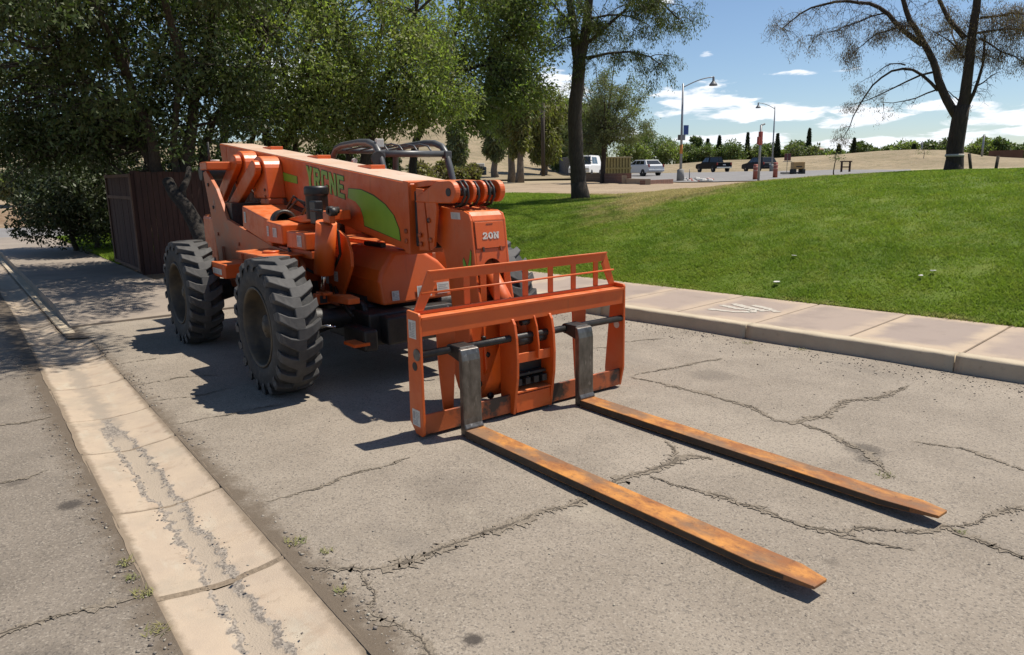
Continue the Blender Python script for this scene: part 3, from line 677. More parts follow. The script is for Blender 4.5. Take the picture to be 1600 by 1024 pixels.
# parking area asphalt beyond the lawn
def car_park():
    V = []; q = np.linspace(955, 1420, 60)
    near = np.interp(q, [955, 1000, 1060, 1120, 1300, 1420], [60, 55, 48, 47, 52, 70]); farr = np.interp(q, [955, 1050, 1180, 1300, 1420], [88, 93, 95, 93, 84])
    for k, p in enumerate(q):
        d = ray(p, 300); d = d[:2]/np.hypot(*d[:2])
        for s in np.linspace(0, 1, 12):
            t = near[k]+(farr[k]-near[k])*s; x, y = d*t; V.append((x, y, float(height(x, y))+.03))
    i = np.arange(60*12).reshape(60, 12); F = np.stack([i[:-1, :-1], i[1:, :-1], i[1:, 1:], i[:-1, 1:]], -1).reshape(-1, 4)
    structure(np_mesh('car_park', np.array(V), F, M_ROAD, smooth=True))
car_park()
# ------------------------------------------------------------------ telehandler
def orange_paint():
    n = NB('orange_paint'); f = n.noise(3.2, 6, .6); g = n.noise(9, 6, .68); st = n.noise(11, 5, .65, stretch=(1.0, 1.0, .10)); ch = n.noise(48, 4, .7); d = n.noise(1.6, 5, .6)
    col = n.mix(n.rng(f, .3, .7), (.62, .105, .010), (.54, .082, .009)); col = n.mix(n.rng(d, .5, .72, 0, .35), col, (.56, .14, .035))
    geo = n.N.new('ShaderNodeNewGeometry'); sx = n.N.new('ShaderNodeSeparateXYZ'); n.L.new(geo.outputs['Normal'], sx.inputs[0])
    dust = n.math('MULTIPLY', n.rng(sx.outputs[2], .45, .95), n.rng(g, .32, .68, .12, .6)); col = n.mix(dust, col, (.60, .25, .10))      # settled dust on level faces
    col = n.mix(n.rng(st, .58, .76, 0, .38), col, (.24, .06, .018)); col = n.mix(n.rng(g, .62, .78, 0, .4), col, (.28, .07, .022))
    col = n.mix(n.rng(ch, .70, .74, 0, .8), col, (.07, .045, .03))
    m = n.done(col, n.rng(g, .35, .7, .38, .62), ch, .08, .002, spec=.5); n.b.inputs['Coat Weight'].default_value = .15; n.b.inputs['Coat Roughness'].default_value = .2
    return m
M_OR = orange_paint()
M_ORF = mat('faded_orange_paint', (.50, .135, .045), (.44, .14, .06), 4, rough=.55, c3=(.33, .18, .11), scale3=5, lo3=.52, hi3=.75, bump=.05, bscale=80)
M_ORD = mat('scraped_orange_paint', (.46, .105, .028), (.40, .095, .03), 5, rough=.5, c3=(.045, .030, .022), scale3=4.5, lo3=.47, hi3=.58, bump=.15, bscale=50)
M_BLK = mat('black_metal', (.012, .012, .012), (.03, .027, .024), 8, rough=.6, bump=.1)
M_GREASE = mat('greasy_black', (.010, .0095, .009), (.028, .023, .019), 14, rough=.5, bump=.3)
M_PLAST = mat('black_plastic', (.014, .014, .015), rough=.45)
M_RUB = mat('tyre_rubber', (.022, .022, .022), (.034, .033, .032), 9, rough=.78, c3=(.07, .063, .056), scale3=18, lo3=.5, hi3=.8, bump=.25, bscale=70, bdist=.004)
M_TREAD = mat('worn_tread', (.046, .044, .043), (.070, .067, .064), 12, rough=.72, c3=(.05, .048, .046), scale3=20, lo3=.52, hi3=.75, bump=.3, bscale=90, bdist=.003)
M_RIM = mat('dirty_rim', (.095, .070, .040), (.042, .034, .025), 7, rough=.6, c3=(.03, .026, .022), scale3=4)
M_ROPS = mat('grey_tube_paint', (.085, .088, .090), (.065, .066, .068), 8, rough=.42, bump=.04)
M_STEEL = mat('bright_rod', (.55, .53, .50), rough=.22, metal=1.0)
M_DULL = mat('dull_steel', (.20, .19, .18), (.10, .09, .085), 20, rough=.5, metal=.8)
M_SHANK = mat('worn_fork_steel', (.185, .172, .155), (.095, .086, .076), 9, lo=.35, hi=.65, rough=.36, metal=.75, stretch=(2.2, 2.2, .9), c3=(.36, .34, .31), scale3=15, lo3=.62, hi3=.75, bump=.04, bscale=60)
M_FSIDE = mat('dark_fork_side', (.035, .026, .02), (.07, .045, .028), 9, rough=.7, metal=.2, bump=.2)
M_GREEN = mat('green_decal', (.20, .42, .030), (.17, .37, .026), 6, rough=.4)
M_GREEND = mat('dark_green_outline', (.022, .050, .012), rough=.45)
M_WHITE = mat('white_label', (.62, .60, .55), (.50, .47, .42), 30, rough=.5)
M_OTOP = mat('bleached_glare_orange', (.84, .64, .50), (.78, .52, .37), 2.5, rough=.42, coat=.4, c3=(.52, .16, .06), scale3=6, lo3=.64, hi3=.80)  # faded paint made paler still: sun glare put into the colour
M_INK = mat('grey_label_print', (.33, .31, .29), rough=.6)
M_BLUE = mat('blue_shade_label', (.10, .16, .42), rough=.5)  # blue-tinted shade on a white hood label, put into the colour
def fork_rust():
    n = NB('rusted_fork'); X, Y, Z = n.xyz(); f = n.noise(5, 7, .68, stretch=(1.6, .8, 1)); g = n.noise(26, 5, .7); k = n.noise(2.4, 4, .6, stretch=(2.5, 1.0, 1)); e = n.noise(70, 3, .7)
    col = n.mix(n.rng(f, .36, .62), (.50, .215, .050), (.25, .098, .034)); col = n.mix(n.rng(k, .42, .62, 0, .85), col, (.17, .105, .065))
    col = n.mix(n.rng(g, .54, .72, 0, .7), col, (.095, .05, .03)); col = n.mix(n.rng(e, .6, .8, 0, .5), col, (.58, .29, .08))
    return n.done(col, .72, n.math('ADD', g, e), .3, .004)
M_RUST = fork_rust()

TH = thing('telehandler', (3.2, 7.2, 0), 'orange telescopic forklift with a lowered boom and long rusty forks resting on the asphalt', 'telehandler')

def wheel(cx, cy, R, side, seed):
    """side -1: outer face towards -x"""
    W_ = .335; cz = R-.012; rnd = random.Random(seed)
    rim = MB(); o = side
    prof = [(.135, .330), (.160, .338), (.166, .325), (.150, .312), (.10, .305), (.07, .295), (-.03, .285), (-.045, .20), (-.04, .16), (-.02, .15), (.0, .12), (.055, .11), (.06, .05), (.06, 0.0)]
    pr = [(a*o, r) for a, r in prof]
    rim.lathe((cx, cy, cz), 0, pr, 36, True, False); rim.lathe((cx, cy, cz), 0, [(-.16*o, .335), (-.15*o, .30), (-.06*o, .28), (-.06*o, 0)], 24, True, False)
    wh = rim.build('wheel', M_RIM, TH)
    t = MB(); hw = W_/2
    carc = [(-hw*.86, .325), (-hw*.98, .36), (-hw*1.02, .42), (-hw*.97, .475), (-hw*.93, R-.055), (-hw*.55, R-.038), (0, R-.034), (hw*.55, R-.038), (hw*.93, R-.055), (hw*.97, .475), (hw*1.02, .42), (hw*.98, .36), (hw*.86, .325)]
    t.lathe((cx, cy, cz), 0, carc, 48, True, False); t.build('tyre', M_RUB, wh)
    lug = MB(); n = 21
    for sgn in (-1, 1):
        for k in range(n):
            ph0 = 2*math.pi*(k+(.5 if sgn > 0 else 0))/n
            # stations from the sidewall to past the centre line: (axial, start arc, end arc, top radius, base radius)
            st = [(hw*1.0, .000, .050, .480, .46), (hw*1.035, .000, .066, R-.032, R-.075), (hw*.98, .004, .085, R-.006, R-.06), (hw*.55, .048, .138, R, R-.05), (hw*.22, .064, .172, R+.002, R-.048), (-hw*.04, .060, .178, R+.002, R-.048), (-hw*.20, .082, .164, R, R-.05)]
            vs = []
            for a, s0, s1, rt_, rb_ in st:
                for s, rr, sh in ((s0, rb_, -.006), (s0, rt_, .004), (s1, rt_, -.004), (s1, rb_, .006)):
                    ph = ph0+(s+sh)/R; vs.append((cx+a*sgn, cy-rr*math.sin(ph), cz+rr*math.cos(ph)))
            m = len(st); fs = [(i*4+j, i*4+(j+1) % 4, (i+1)*4+(j+1) % 4, (i+1)*4+j) for i in range(m-1) for j in range(4)]
            fs += [(0, 1, 2, 3), ((m-1)*4+3, (m-1)*4+2, (m-1)*4+1, (m-1)*4)]
            lug.add(vs, fs)
    lug.build('tread', M_TREAD, wh, bevel=.008, seg=2)
    hb = MB(); hb.lathe((cx+o*.055, cy, cz), 0, [(0, .10), (o*.03, .095), (o*.035, .05), (o*.05, .045), (o*.05, 0)], 20)
    for k in range(8):
        a = k*math.pi/4+.2; hb.lathe((cx-o*.035, cy+.16*math.cos(a), cz+.16*math.sin(a)), 0, [(0, .016), (o*.025, .016), (o*.025, 0)], 6, False)
    hb.build('hub', M_RIM, wh)
for (cx, cy, R, sd) in ((2.105, 5.97, .572, -1), (2.105, 8.50, .565, -1), (4.30, 5.97, .572, 1), (4.30, 8.50, .565, 1)):
    wheel(cx, cy, R, sd, int(cx*10+cy))

XB0, XB1 = 2.99, 3.43                            # outer boom sides
def boom_top(y): return 1.70+(y-5.2)*.1056
def boom_bot(y): return 1.165+(y-5.37)*.140
b = MB().prism([(5.2, boom_top(5.2)), (10.02, boom_top(10.02)), (9.95, 1.90), (9.60, boom_bot(9.6)), (5.22, boom_bot(5.22))], XB0, XB1)
boom = b.build('boom', M_OR, TH, bevel=.014, seg=3)
tp = MB().prism([(5.31, boom_top(5.31)+.001), (5.31, boom_top(5.31)+.006), (10.0, boom_top(10.0)+.006), (10.0, boom_top(10.0)+.001)], XB0+.012, XB1-.012); tp.build('top_glare_skin', M_OTOP, boom)  # thin skin over the boom top that carries the painted glare
c = MB(); c.prism([(5.29, boom_top(5.29)+.012), (5.205, boom_top(5.2)+.012), (5.215, boom_bot(5.215)-.012), (5.30, boom_bot(5.3)-.012)], XB0-.012, XB1+.012)
c.build('boom_collar', M_OR, boom, bevel=.006)
for y in (8.9, 7.55, 6.35): MB().box(3.25, 3.40, y, y+.28, boom_top(y)+.004, boom_top(y)+.045).build('top_bracket', M_OR, boom, bevel=.006)
# inner boom with end plates
ib = MB().prism([(5.19, 1.64), (4.98, 1.63), (4.93, 1.20), (5.19, 1.20)], XB0+.03, XB1-.03); inner = ib.build('inner_boom', M_BLK, TH, bevel=.01)
for x0 in (XB0-.005, XB1-.022): MB().prism([(5.10, 1.66), (4.99, 1.655), (4.94, 1.185), (5.08, 1.175)], x0, x0+.027).build('end_plate', M_OR, inner, bevel=.004)
for x0 in (XB0-.012, XB1-.012): MB().prism([(4.955, 1.60), (4.80, 1.56), (4.79, 1.50), (4.85, 1.22), (4.905, 1.19)], x0, x0+.024).build('boom_nose_plate', M_OR, TH, bevel=.004)
for yy, zz in ((5.045, 1.30), (5.035, 1.23), (4.90, 1.42), (4.885, 1.27), (5.26, 1.32), (5.26, 1.24)): MB().lathe((XB0-.012, yy, zz), 0, [(0, .02), (-.012, .02), (-.012, 0)], 10).build('plate_bolt', M_ORD, inner)
# knuckle lugs that carry the gooseneck pin
for x0, x1 in ((XB0-.015, XB0+.035), (3.14, 3.17), (3.24, 3.27), (3.385, 3.435)):
    arc = [(4.61+.085*math.cos(a), 1.635+.082*math.sin(a)) for a in np.linspace(-math.pi*.55, -math.pi*1.5, 14)]
    kl = MB().prism([(5.10, 1.555), (4.80, 1.55)]+arc+[(4.78, 1.712), (5.06, 1.60)], x0, x1).build('boom_lug', M_OR, TH, bevel=.008)
    if x0 < 3: kn = kl
MB().lathe((XB0-.022, 4.61, 1.635), 0, [(0, .030), (.46, .030), (.46, 0)], 16).build('pivot_pin', M_GREASE, kn)
MB().prism([(5.19, 1.705), (4.98, 1.722), (4.82, 1.715), (4.82, 1.69), (5.19, 1.66)], XB0+.036, 3.384).build('lug_web', M_OR, kn, bevel=.005)
for i, (x, dz) in enumerate(((3.065, 0), (3.10, .006), (3.195, -.004), (3.295, .004), (3.335, -.002))):
    MB().tube([(x, 4.90, 1.675+dz), (x, 4.70, 1.700+dz), (x+.005, 4.60, 1.708+dz), (x, 4.545, 1.665+dz), (x, 4.535, 1.60), (x, 4.58, 1.545), (x, 4.66, 1.525)], .010, 8).build('hydraulic_hose', M_GREASE, kn)
# gooseneck boom head
GX0, GX1 = 3.05, 3.37
gp = [(5.0, 1.50), (4.97, 1.535), (4.55, 1.500), (4.475, 1.478), (4.450, 1.43), (4.395, 1.00), (4.33, .72), (4.30, .34), (4.42, .16), (4.55, .16), (4.68, .36), (4.74, .80), (4.77, 1.00), (4.83, 1.20), (4.98, 1.28), (5.0, 1.40)]
goose = MB().prism(gp, GX0, GX0+.022).build('gooseneck', M_OR, TH, bevel=.006, seg=2)
MB().prism(gp, GX1-.022, GX1).build('side_plate', M_OR, goose, bevel=.006, seg=2)
cv = MB()
# front cover: bends over the top; a round opening lets the tilt cylinder out
def gfront(z): return np.interp(z, [.34, .72, 1.0, 1.43], [4.30, 4.33, 4.395, 4.45])
cpath = [(4.97, 1.532), (4.56, 1.501), (4.50, 1.489), (4.466, 1.462), (4.450, 1.43), (gfront(1.28), 1.28), (gfront(1.19), 1.19)]
for (ya, za), (yb, zb) in zip(cpath[:-1], cpath[1:]):
    ny, nz = -(zb-za), (yb-ya); l = math.hypot(ny, nz); ny, nz = -ny/l*.012, -nz/l*.012
    cv.add([(GX0+.0225, ya, za), (GX1-.0225, ya, za), (GX1-.0225, yb, zb), (GX0+.0225, yb, zb), (GX0+.0225, ya-ny, za-nz), (GX1-.0225, ya-ny, za-nz), (GX1-.0225, yb-ny, zb-nz), (GX0+.0225, yb-ny, zb-nz)],
           [(0, 1, 2, 3), (7, 6, 5, 4), (0, 4, 5, 1), (1, 5, 6, 2), (2, 6, 7, 3), (3, 7, 4, 0)])
# lower cover with arched hole
xc = (GX0+GX1)/2; hr = .088; zc = 1.06
arc = [(xc+hr*math.cos(a), zc+hr*math.sin(a)) for a in np.linspace(0, math.pi, 13)]
outer = [(GX1-.0225, 1.05)]+[(np.clip(xc+.5*math.cos(a), GX0+.0225, GX1-.0225), min(1.19, zc+.35*math.sin(a)+.0)) for a in np.linspace(0, math.pi, 13)][1:-1]+[(GX0+.0225, 1.05)]
vs = [(x, gfront(z), z) for x, z in arc]+[(x, gfront(z), z) for x, z in outer]+[(x, gfront(z)+.012, z) for x, z in arc]+[(x, gfront(z)+.012, z) for x, z in outer]
n_ = 13; cv.add(vs, [(i, i+1, n_+i+1, n_+i) for i in range(n_-1)]+[(2*n_+i, 3*n_+i, 3*n_+i+1, 2*n_+i+1) for i in range(n_-1)]+[(i, 2*n_+i, 2*n_+i+1, i+1) for i in range(n_-1)])
cv.box(GX0+.0225, GX0+.075, gfront(.9), gfront(.9)+.012, .55, 1.05); cv.box(GX1-.075, GX1-.0225, gfront(.9), gfront(.9)+.012, .55, 1.05)
cover = cv.build('front_cover', M_OR, goose)
d = MB(); 
def gf(x, z, off): return (x, gfront(z)-off, z)
def panel(mb, x0, x1, z0, z1, off, th):
    mb.add([gf(x0, z0, off), gf(x1, z0, off), gf(x1, z1, off), gf(x0, z1, off), gf(x0, z0, off+th), gf(x1, z0, off+th), gf(x1, z1, off+th), gf(x0, z1, off+th)], [(3, 2, 1, 0), (4, 5, 6, 7), (0, 1, 5, 4), (1, 2, 6, 5), (2, 3, 7, 6), (3, 0, 4, 7)])
panel(d, GX0+.03, GX1-.03, 1.225, 1.418, .001, .007); door = d.build('access_panel', M_OR, goose, bevel=.003)
d = MB(); panel(d, GX0+.027, GX1-.027, 1.222, 1.421, .0002, .003); d.build('panel_gap', M_BLK, goose)
d = MB(); panel(d, xc-.03, xc+.03, 1.398, 1.402, .0085, .002); d.build('panel_slot', M_BLK, goose)
for x in (GX0+.085, GX1-.075):
    d = MB(); panel(d, x-.007, x+.007, 1.203, 1.236, .0085, .008); d.build('latch', M_ORD, goose)
MB().box(GX0+.0225, GX1-.0225, 4.50, 4.52, .17, 1.0).build('inner_web', M_ORD, goose); MB().box(GX0+.0225, GX1-.0225, 4.96, 4.985, 1.29, 1.50).build('inner_web', M_ORD, goose)
tc_ = MB(); tc_.tube([(xc+.005, 4.60, 1.20), (xc+.03, 4.335, .86), (xc+.045, 4.27, .76)], .066, 20); tcy = tc_.build('tilt_cylinder', M_OR, TH)
MB().tube([(xc+.045, 4.27, .76), (xc+.05, 4.22, .63)], .03, 12).build('cylinder_rod', M_STEEL, tcy)
# coupler plates at the foot of the gooseneck
CPP = [(4.50, .70), (4.30, .72), (4.28, .52), (4.28, .16), (4.34, .08), (4.46, .20), (4.58, .45)]
cpl = MB().box(2.935, 3.398, 4.33, 4.37, .12, .70).build('coupler', M_OR, TH, bevel=.004)
for x0 in (2.905, 3.40): MB().prism(CPP, x0, x0+.028).build('coupler_cheek', M_OR, cpl, bevel=.005)
for (x, z, r) in ((2.99, .24, .030), (3.10, .13, .026), (3.08, .45, .020), (3.05, .58, .016)): MB().lathe((x, 4.33, z), 1, [(0, r), (-.022, r), (-.022, 0)], 12).build('coupler_pin', M_GREASE, cpl)
# green flash on the gooseneck side
def side_poly(name, pts, x, m, par, th=.0015):
    return MB().prism(pts, x, x-th).build(name, m, par)
def grow(pts, d):
    c = np.mean(pts, 0); return [tuple(np.array(p)+(np.array(p)-c)/np.linalg.norm(np.array(p)-c)*d) for p in pts]
leaf1 = [(4.50, 1.14), (4.475, 1.12), (4.455, 1.02), (4.46, .93), (4.445, .88), (4.425, .93), (4.425, 1.05), (4.44, 1.12), (4.43, 1.20), (4.455, 1.19), (4.47, 1.13), (4.49, 1.18)]
leafA = [(4.56, 1.13), (4.545, 1.15), (4.515, 1.10), (4.495, 1.02), (4.49, .90), (4.505, .92), (4.535, 1.02)]
leafB = [(4.505, 1.075), (4.475, 1.13), (4.455, 1.215), (4.445, 1.20), (4.455, 1.10), (4.478, 1.04)]
leafC = [(4.515, .86), (4.495, .88), (4.478, .80), (4.488, .73), (4.505, .76)]
for pts in (leafA, leafB, leafC):
    side_poly('green_flash', grow(pts, .008), GX0-.001, M_GREEND, goose, .001); side_poly('green_flash', pts, GX0-.0025, M_GREEN, goose, .001)
# green rectangle and swoosh on the boom side, YRCNE lettering
def by(pts): return [(y, z) for y, z in pts]
rect = [(7.875, 1.82), (7.50, 1.775), (7.50, 1.70), (7.875, 1.735)]
sw = [(6.30, 1.655), (6.05, 1.645), (5.82, 1.595), (5.62, 1.525), (5.48, 1.44), (5.40, 1.33), (5.385, 1.235), (5.70, 1.285), (6.02, 1.335), (6.03, 1.41), (6.075, 1.485), (6.17, 1.54), (6.32, 1.57)]
for pts, nm in ((rect, 'green_stripe'), (sw, 'green_swoosh')):
    side_poly(nm, grow(pts, .012), XB0-.001, M_GREEND, boom, .001)
    side_poly(nm, pts, XB0-.0025, M_GREEN, boom, .001)
side_poly('green_stripe', [(8.95, 2.0), (8.80, 1.97), (8.72, 1.90), (8.95, 1.87)], XB0-.0025, M_GREEN, boom, .001)
GLY = {'Y': [[(0, 1), (.28, 1), (.53, .42), (.27, .42)], [(.53, 1), (.8, 1), (.53, .42), (.27, .42)], [(.27, 0), (.53, 0), (.53, .45), (.27, .45)]],
       'R': [[(0, 0), (.25, 0), (.25, 1), (0, 1)], [(.2, .81), (.66, .81), (.66, 1), (.2, 1)], [(.54, .5), (.78, .5), (.78, .93), (.54, .93)], [(.2, .40), (.7, .40), (.7, .58), (.2, .58)], [(.32, .44), (.58, .44), (.82, 0), (.55, 0)]],
       'C': [[(0, .1), (.25, .1), (.25, .9), (0, .9)], [(.08, .81), (.76, .81), (.76, 1), (.08, 1)], [(.08, 0), (.76, 0), (.76, .19), (.08, .19)], [(.54, .66), (.78, .66), (.78, .95), (.54, .95)], [(.54, .05), (.78, .05), (.78, .34), (.54, .34)]],
       'N': [[(0, 0), (.22, 0), (.22, 1), (0, 1)], [(.58, 0), (.8, 0), (.8, 1), (.58, 1)], [(0, 1), (.26, 1), (.8, 0), (.54, 0)]],
       'E': [[(0, 0), (.25, 0), (.25, 1), (0, 1)], [(.2, .81), (.76, .81), (.76, 1), (.2, 1)], [(.2, .41), (.66, .41), (.66, .59), (.2, .59)], [(.2, 0), (.78, 0), (.78, .19), (.2, .19)]],
       '2': [[(.1, .82), (.66, .82), (.62, 1), (.2, 1)], [(.54, .58), (.78, .62), (.78, .88), (.56, .95)], [(.54, .62), (.78, .62), (.34, .16), (.02, .16)], [(0, 0), (.8, 0), (.8, .2), (0, .2)], [(.02, .66), (.26, .66), (.26, .94), (.1, .92)], [(.64, .12), (.8, .12), (.8, .32), (.68, .32)]],
       '0': [[(0, .25), (.25, .25), (.25, .75), (0, .75)], [(.55, .25), (.8, .25), (.8, .75), (.55, .75)], [(.0, .74), (.25, .70), (.36, .84), (.26, 1)], [(.24, 1), (.34, .82), (.46, .82), (.56, 1)], [(.8, .74), (.55, .70), (.44, .84), (.54, 1)], [(.0, .26), (.25, .30), (.36, .16), (.26, 0)], [(.24, 0), (.34, .18), (.46, .18), (.56, 0)], [(.8, .26), (.55, .30), (.44, .16), (.54, 0)]]}
GLY['n'] = GLY['N']+[[(-.08, 0), (.32, 0), (.32, .14), (-.08, .14)], [(-.08, .86), (.2, .86), (.2, 1), (-.08, 1)], [(.48, .86), (.9, .86), (.9, 1), (.48, 1)]]
def lettering(name, text, fn, adv, m, par, fat=0.0, th=.001):
    for i, ch in enumerate(text):
        mb = MB()
        for kq, q in enumerate(GLY[ch]):
            c = np.mean(q, 0); q = [tuple(np.array(p)+np.sign(np.array(p)-c)*fat) for p in q]
            a = [fn(i*adv+p[0], p[1], 0) for p in q]; b_ = [fn(i*adv+p[0], p[1], th+kq*.00025) for p in q]
            mb.add(a+b_, [(0, 1, 2, 3), (7, 6, 5, 4), (0, 1, 5, 4), (1, 2, 6, 5), (2, 3, 7, 6), (3, 0, 4, 7)])
        mb.build(name, m, par)
LW = 4*.94+.8
def boom_uv(off):
    def f(u, v, t):
        s = u/LW; y0 = 7.24-s*.86; zb = 1.655-s*.125+.03; zt = 1.885-s*.118-.005
        return (XB0-off-t, y0, zb+(zt-zb)*v)
    return f
lettering('boom_letter', 'YRCNE', boom_uv(.001), .94, M_GREEND, boom, .035); lettering('boom_letter', 'YRCNE', boom_uv(.0040), .94, M_GREEN, boom, -.004)
def num_uv(u, v, t):
    z = 1.292+v*.048; return (xc-.070+u*.052, gfront(z)-.0095-t, z)
lettering('number_letter', '20n', num_uv, .98, M_WHITE, door, .012)
# printed stickers: white sheet with grey print bars
def sticker(par, P, u, v, w, h, rows=3, pic=True, m=None):
    """P lower-left corner, u / v unit directions, outward = v x u side given by normal n"""
    P, u, v = np.array(P, float), np.array(u, float), np.array(v, float); n = np.cross(u, v); n /= np.linalg.norm(n)
    def q(mb, a0, a1, b0, b1, o):
        c = [P+u*a+v*b_+n*o for a, b_ in ((a0, b0), (a1, b0), (a1, b1), (a0, b1))]; d_ = [p-n*.0008 for p in c]
        mb.add(c+d_, [(0, 1, 2, 3), (7, 6, 5, 4), (0, 4, 5, 1), (1, 5, 6, 2), (2, 6, 7, 3), (3, 7, 4, 0)])
    a = MB(); q(a, 0, w, 0, h, .0018); s = a.build('label_sticker', m or M_WHITE, par)
    b_ = MB()
    rows = rows*2+1
    if pic: q(b_, w*.10, w*.36, h*.42, h*.86, .0028)
    for r in range(rows):
        z0 = h*(.10+.82*r/rows); q(b_, w*(.46 if pic and z0 > h*.36 else .10), w*random.uniform(.70, .92), z0, z0+h*.30/rows, .0028)
    b_.build('label_print', M_INK, par)
L_ = (0, -1, 0); UPV = (0, 0, 1); XR = (1, 0, 0)
sticker(goose, (GX0, 4.70, 1.435), L_, (0, .12, 1), .125, .05, 3, False)
# lift links and their lugs on the near side of the boom
for yo, zo, xo in ((0.0, 0.0, 2.80), (.70, .08, 2.83)):
    lg = MB(); yc, zc_ = 7.99+yo, 1.865+zo
    yl = 8.07+yo; arc = [(yl+.20*math.cos(a), 1.83+zo+.165*math.sin(a)) for a in np.linspace(math.pi, 0, 14)]
    lg.prism([(7.84+yo, 1.55+zo), (7.85+yo, 1.66+zo)]+arc+[(8.28+yo, 1.66+zo), (8.28+yo, 1.55+zo)], xo-.01, XB0)
    lo = lg.build('boom_link_lug', M_OR, TH, bevel=.012, seg=2)
    MB().lathe((xo-.012, yc, zc_), 0, [(0, .055), (-.012, .055), (-.012, .03), (-.02, .03), (-.02, 0)], 16).build('lug_pin', M_ORD, lo)
    ar = MB(); p0 = np.array([yc, zc_]); p1 = np.array([9.0+yo*.42, 1.36+zo*2.7]); d = (p1-p0)/np.linalg.norm(p1-p0); nn = np.array([-d[1], d[0]])
    a0 = math.atan2(d[1], d[0]); pl = [tuple(p0+.085*np.array((math.cos(a0+math.pi/2+t), math.sin(a0+math.pi/2+t)))) for t in np.linspace(0, math.pi, 9)]
    pl += [tuple(p1+.085*np.array((math.cos(a0-math.pi/2+t), math.sin(a0-math.pi/2+t)))) for t in np.linspace(0, math.pi, 9)]
    ar.prism(pl, xo-.10, xo-.03); am = ar.build('lift_link', M_OR, TH, bevel=.012, seg=2)
    MB().lathe((xo-.107, p1[0], p1[1]), 0, [(0, .045), (-.015, .045), (-.015, 0)], 14).build('link_pin', M_ORD, am)
# chassis
FX = 2.50
pl = [(9.10, 1.84), (8.98, 1.86), (8.66, 1.66), (8.36, 1.33), (7.05, 1.125), (6.45, 1.09), (6.32, 1.0), (6.32, .62), (6.6, .58), (8.62, .58), (8.80, .90)]
fr = MB().prism(pl, FX, FX+.04); frame = fr.build('chassis_plate', M_ORF, TH, bevel=.005)
MB().prism(pl, 3.86, 3.90).build('chassis_plate', M_ORF, TH, bevel=.005)
MB().box(2.80, 3.70, 6.0, 6.6, .45, .70).build('engine_block', M_GREASE, TH); MB().box(2.60, 3.80, 6.602, 9.0, .50, .80).build('chassis_belly', M_GREASE, TH); MB().box(2.545, 3.855, 8.3, 8.95, .802, 1.5).build('rear_crossmember', M_GREASE, TH)
m_ = MB(); m_.box(2.545, 3.855, 6.62, 8.35, .802, 1.05); m_.build('frame_deck', M_OR, TH)
# rear cap, boom pivot and counterweight
m_ = MB().box(2.46, 2.80, 8.80, 9.06, 1.865, 1.955); rc = m_.build('rear_cap', M_OR, TH, bevel=.012)
MB().lathe((2.60, 8.93, 1.96), 2, [(0, .05), (.02, .05), (.02, 0)], 14).build('cap_lens', M_WHITE, rc)
MB().tube([(2.56, 9.0, 1.955), (2.56, 9.0, 2.18)], .012, 6).build('cap_rod', M_BLK, rc)
MB().box(2.55, 3.85, 9.0, 9.5, .65, 1.35).build('counterweight', M_OR, TH, bevel=.05, seg=3)
MB().lathe((2.54, 9.35, 1.83), 0, [(0, .08), (1.32, .08), (1.32, 0)], 18).build('boom_pivot', M_GREASE, TH)
# side boxes
bx = MB().prism([(7.75, 1.49), (6.98, 1.37), (6.98, 1.12), (7.78, 1.26)], 2.48, 2.93); bo = bx.build('hydraulic_box', M_OR, TH, bevel=.015, seg=2)
MB().lathe((2.60, 6.99, 1.35), 1, [(0, .115), (-.10, .115), (-.10, .085), (.0, .085)], 22).build('round_port', M_GREASE, bo)
sticker(bo, (2.478, 7.70, 1.32), L_, UPV, .055, .11, 3, False)
bx = MB().prism([(6.98, 1.37), (6.58, 1.345), (6.58, 1.165), (6.98, 1.165)], 2.44, 2.84); b2 = bx.build('valve_box', M_OR, TH, bevel=.012)
MB().prism([(6.98, 1.375), (6.16, 1.475), (6.16, 1.385), (6.60, 1.348)], 2.64, 2.93).build('hose_cover', M_OR, b2, bevel=.012)
sticker(b2, (2.438, 6.80, 1.225), L_, UPV, .10, .085, 3, True); sticker(b2, (2.438, 6.95, 1.225), L_, UPV, .05, .095, 2, False)
bx = MB().box(2.47, 2.83, 6.13, 6.56, 1.14, 1.29); b3 = bx.build('battery_box', M_OR, TH, bevel=.012)
sticker(b3, (2.469, 6.30, 1.165), L_, UPV, .10, .10, 3, True)
MB().box(2.52, 2.90, 6.13, 6.9, 1.06, 1.13).build('deck_rail', M_OR, TH, bevel=.008)
bx = MB().box(2.21, 2.50, 7.62, 8.1, .77, .915); b4 = bx.build('step_box', M_OR, TH, bevel=.012); sticker(b4, (2.209, 8.02, .80), L_, UPV, .30, .06, 2, False)
bx = MB().box(2.78, 2.98, 7.80, 8.05, 1.49, 1.549); bx.build('pivot_bracket', M_ORD, TH, bevel=.01)
sticker(frame, (FX, 8.77, 1.38), (0, -.95, -.0), (0, .25, 1), .05, .16, 4, False, M_ORF)
MB().box(2.475, 2.499, 8.55, 8.60, .60, 1.02).build('plate_rib', M_ORF, frame); MB().box(2.475, 2.499, 7.9, 7.93, .75, 1.0).build('plate_rib', M_ORF, frame)
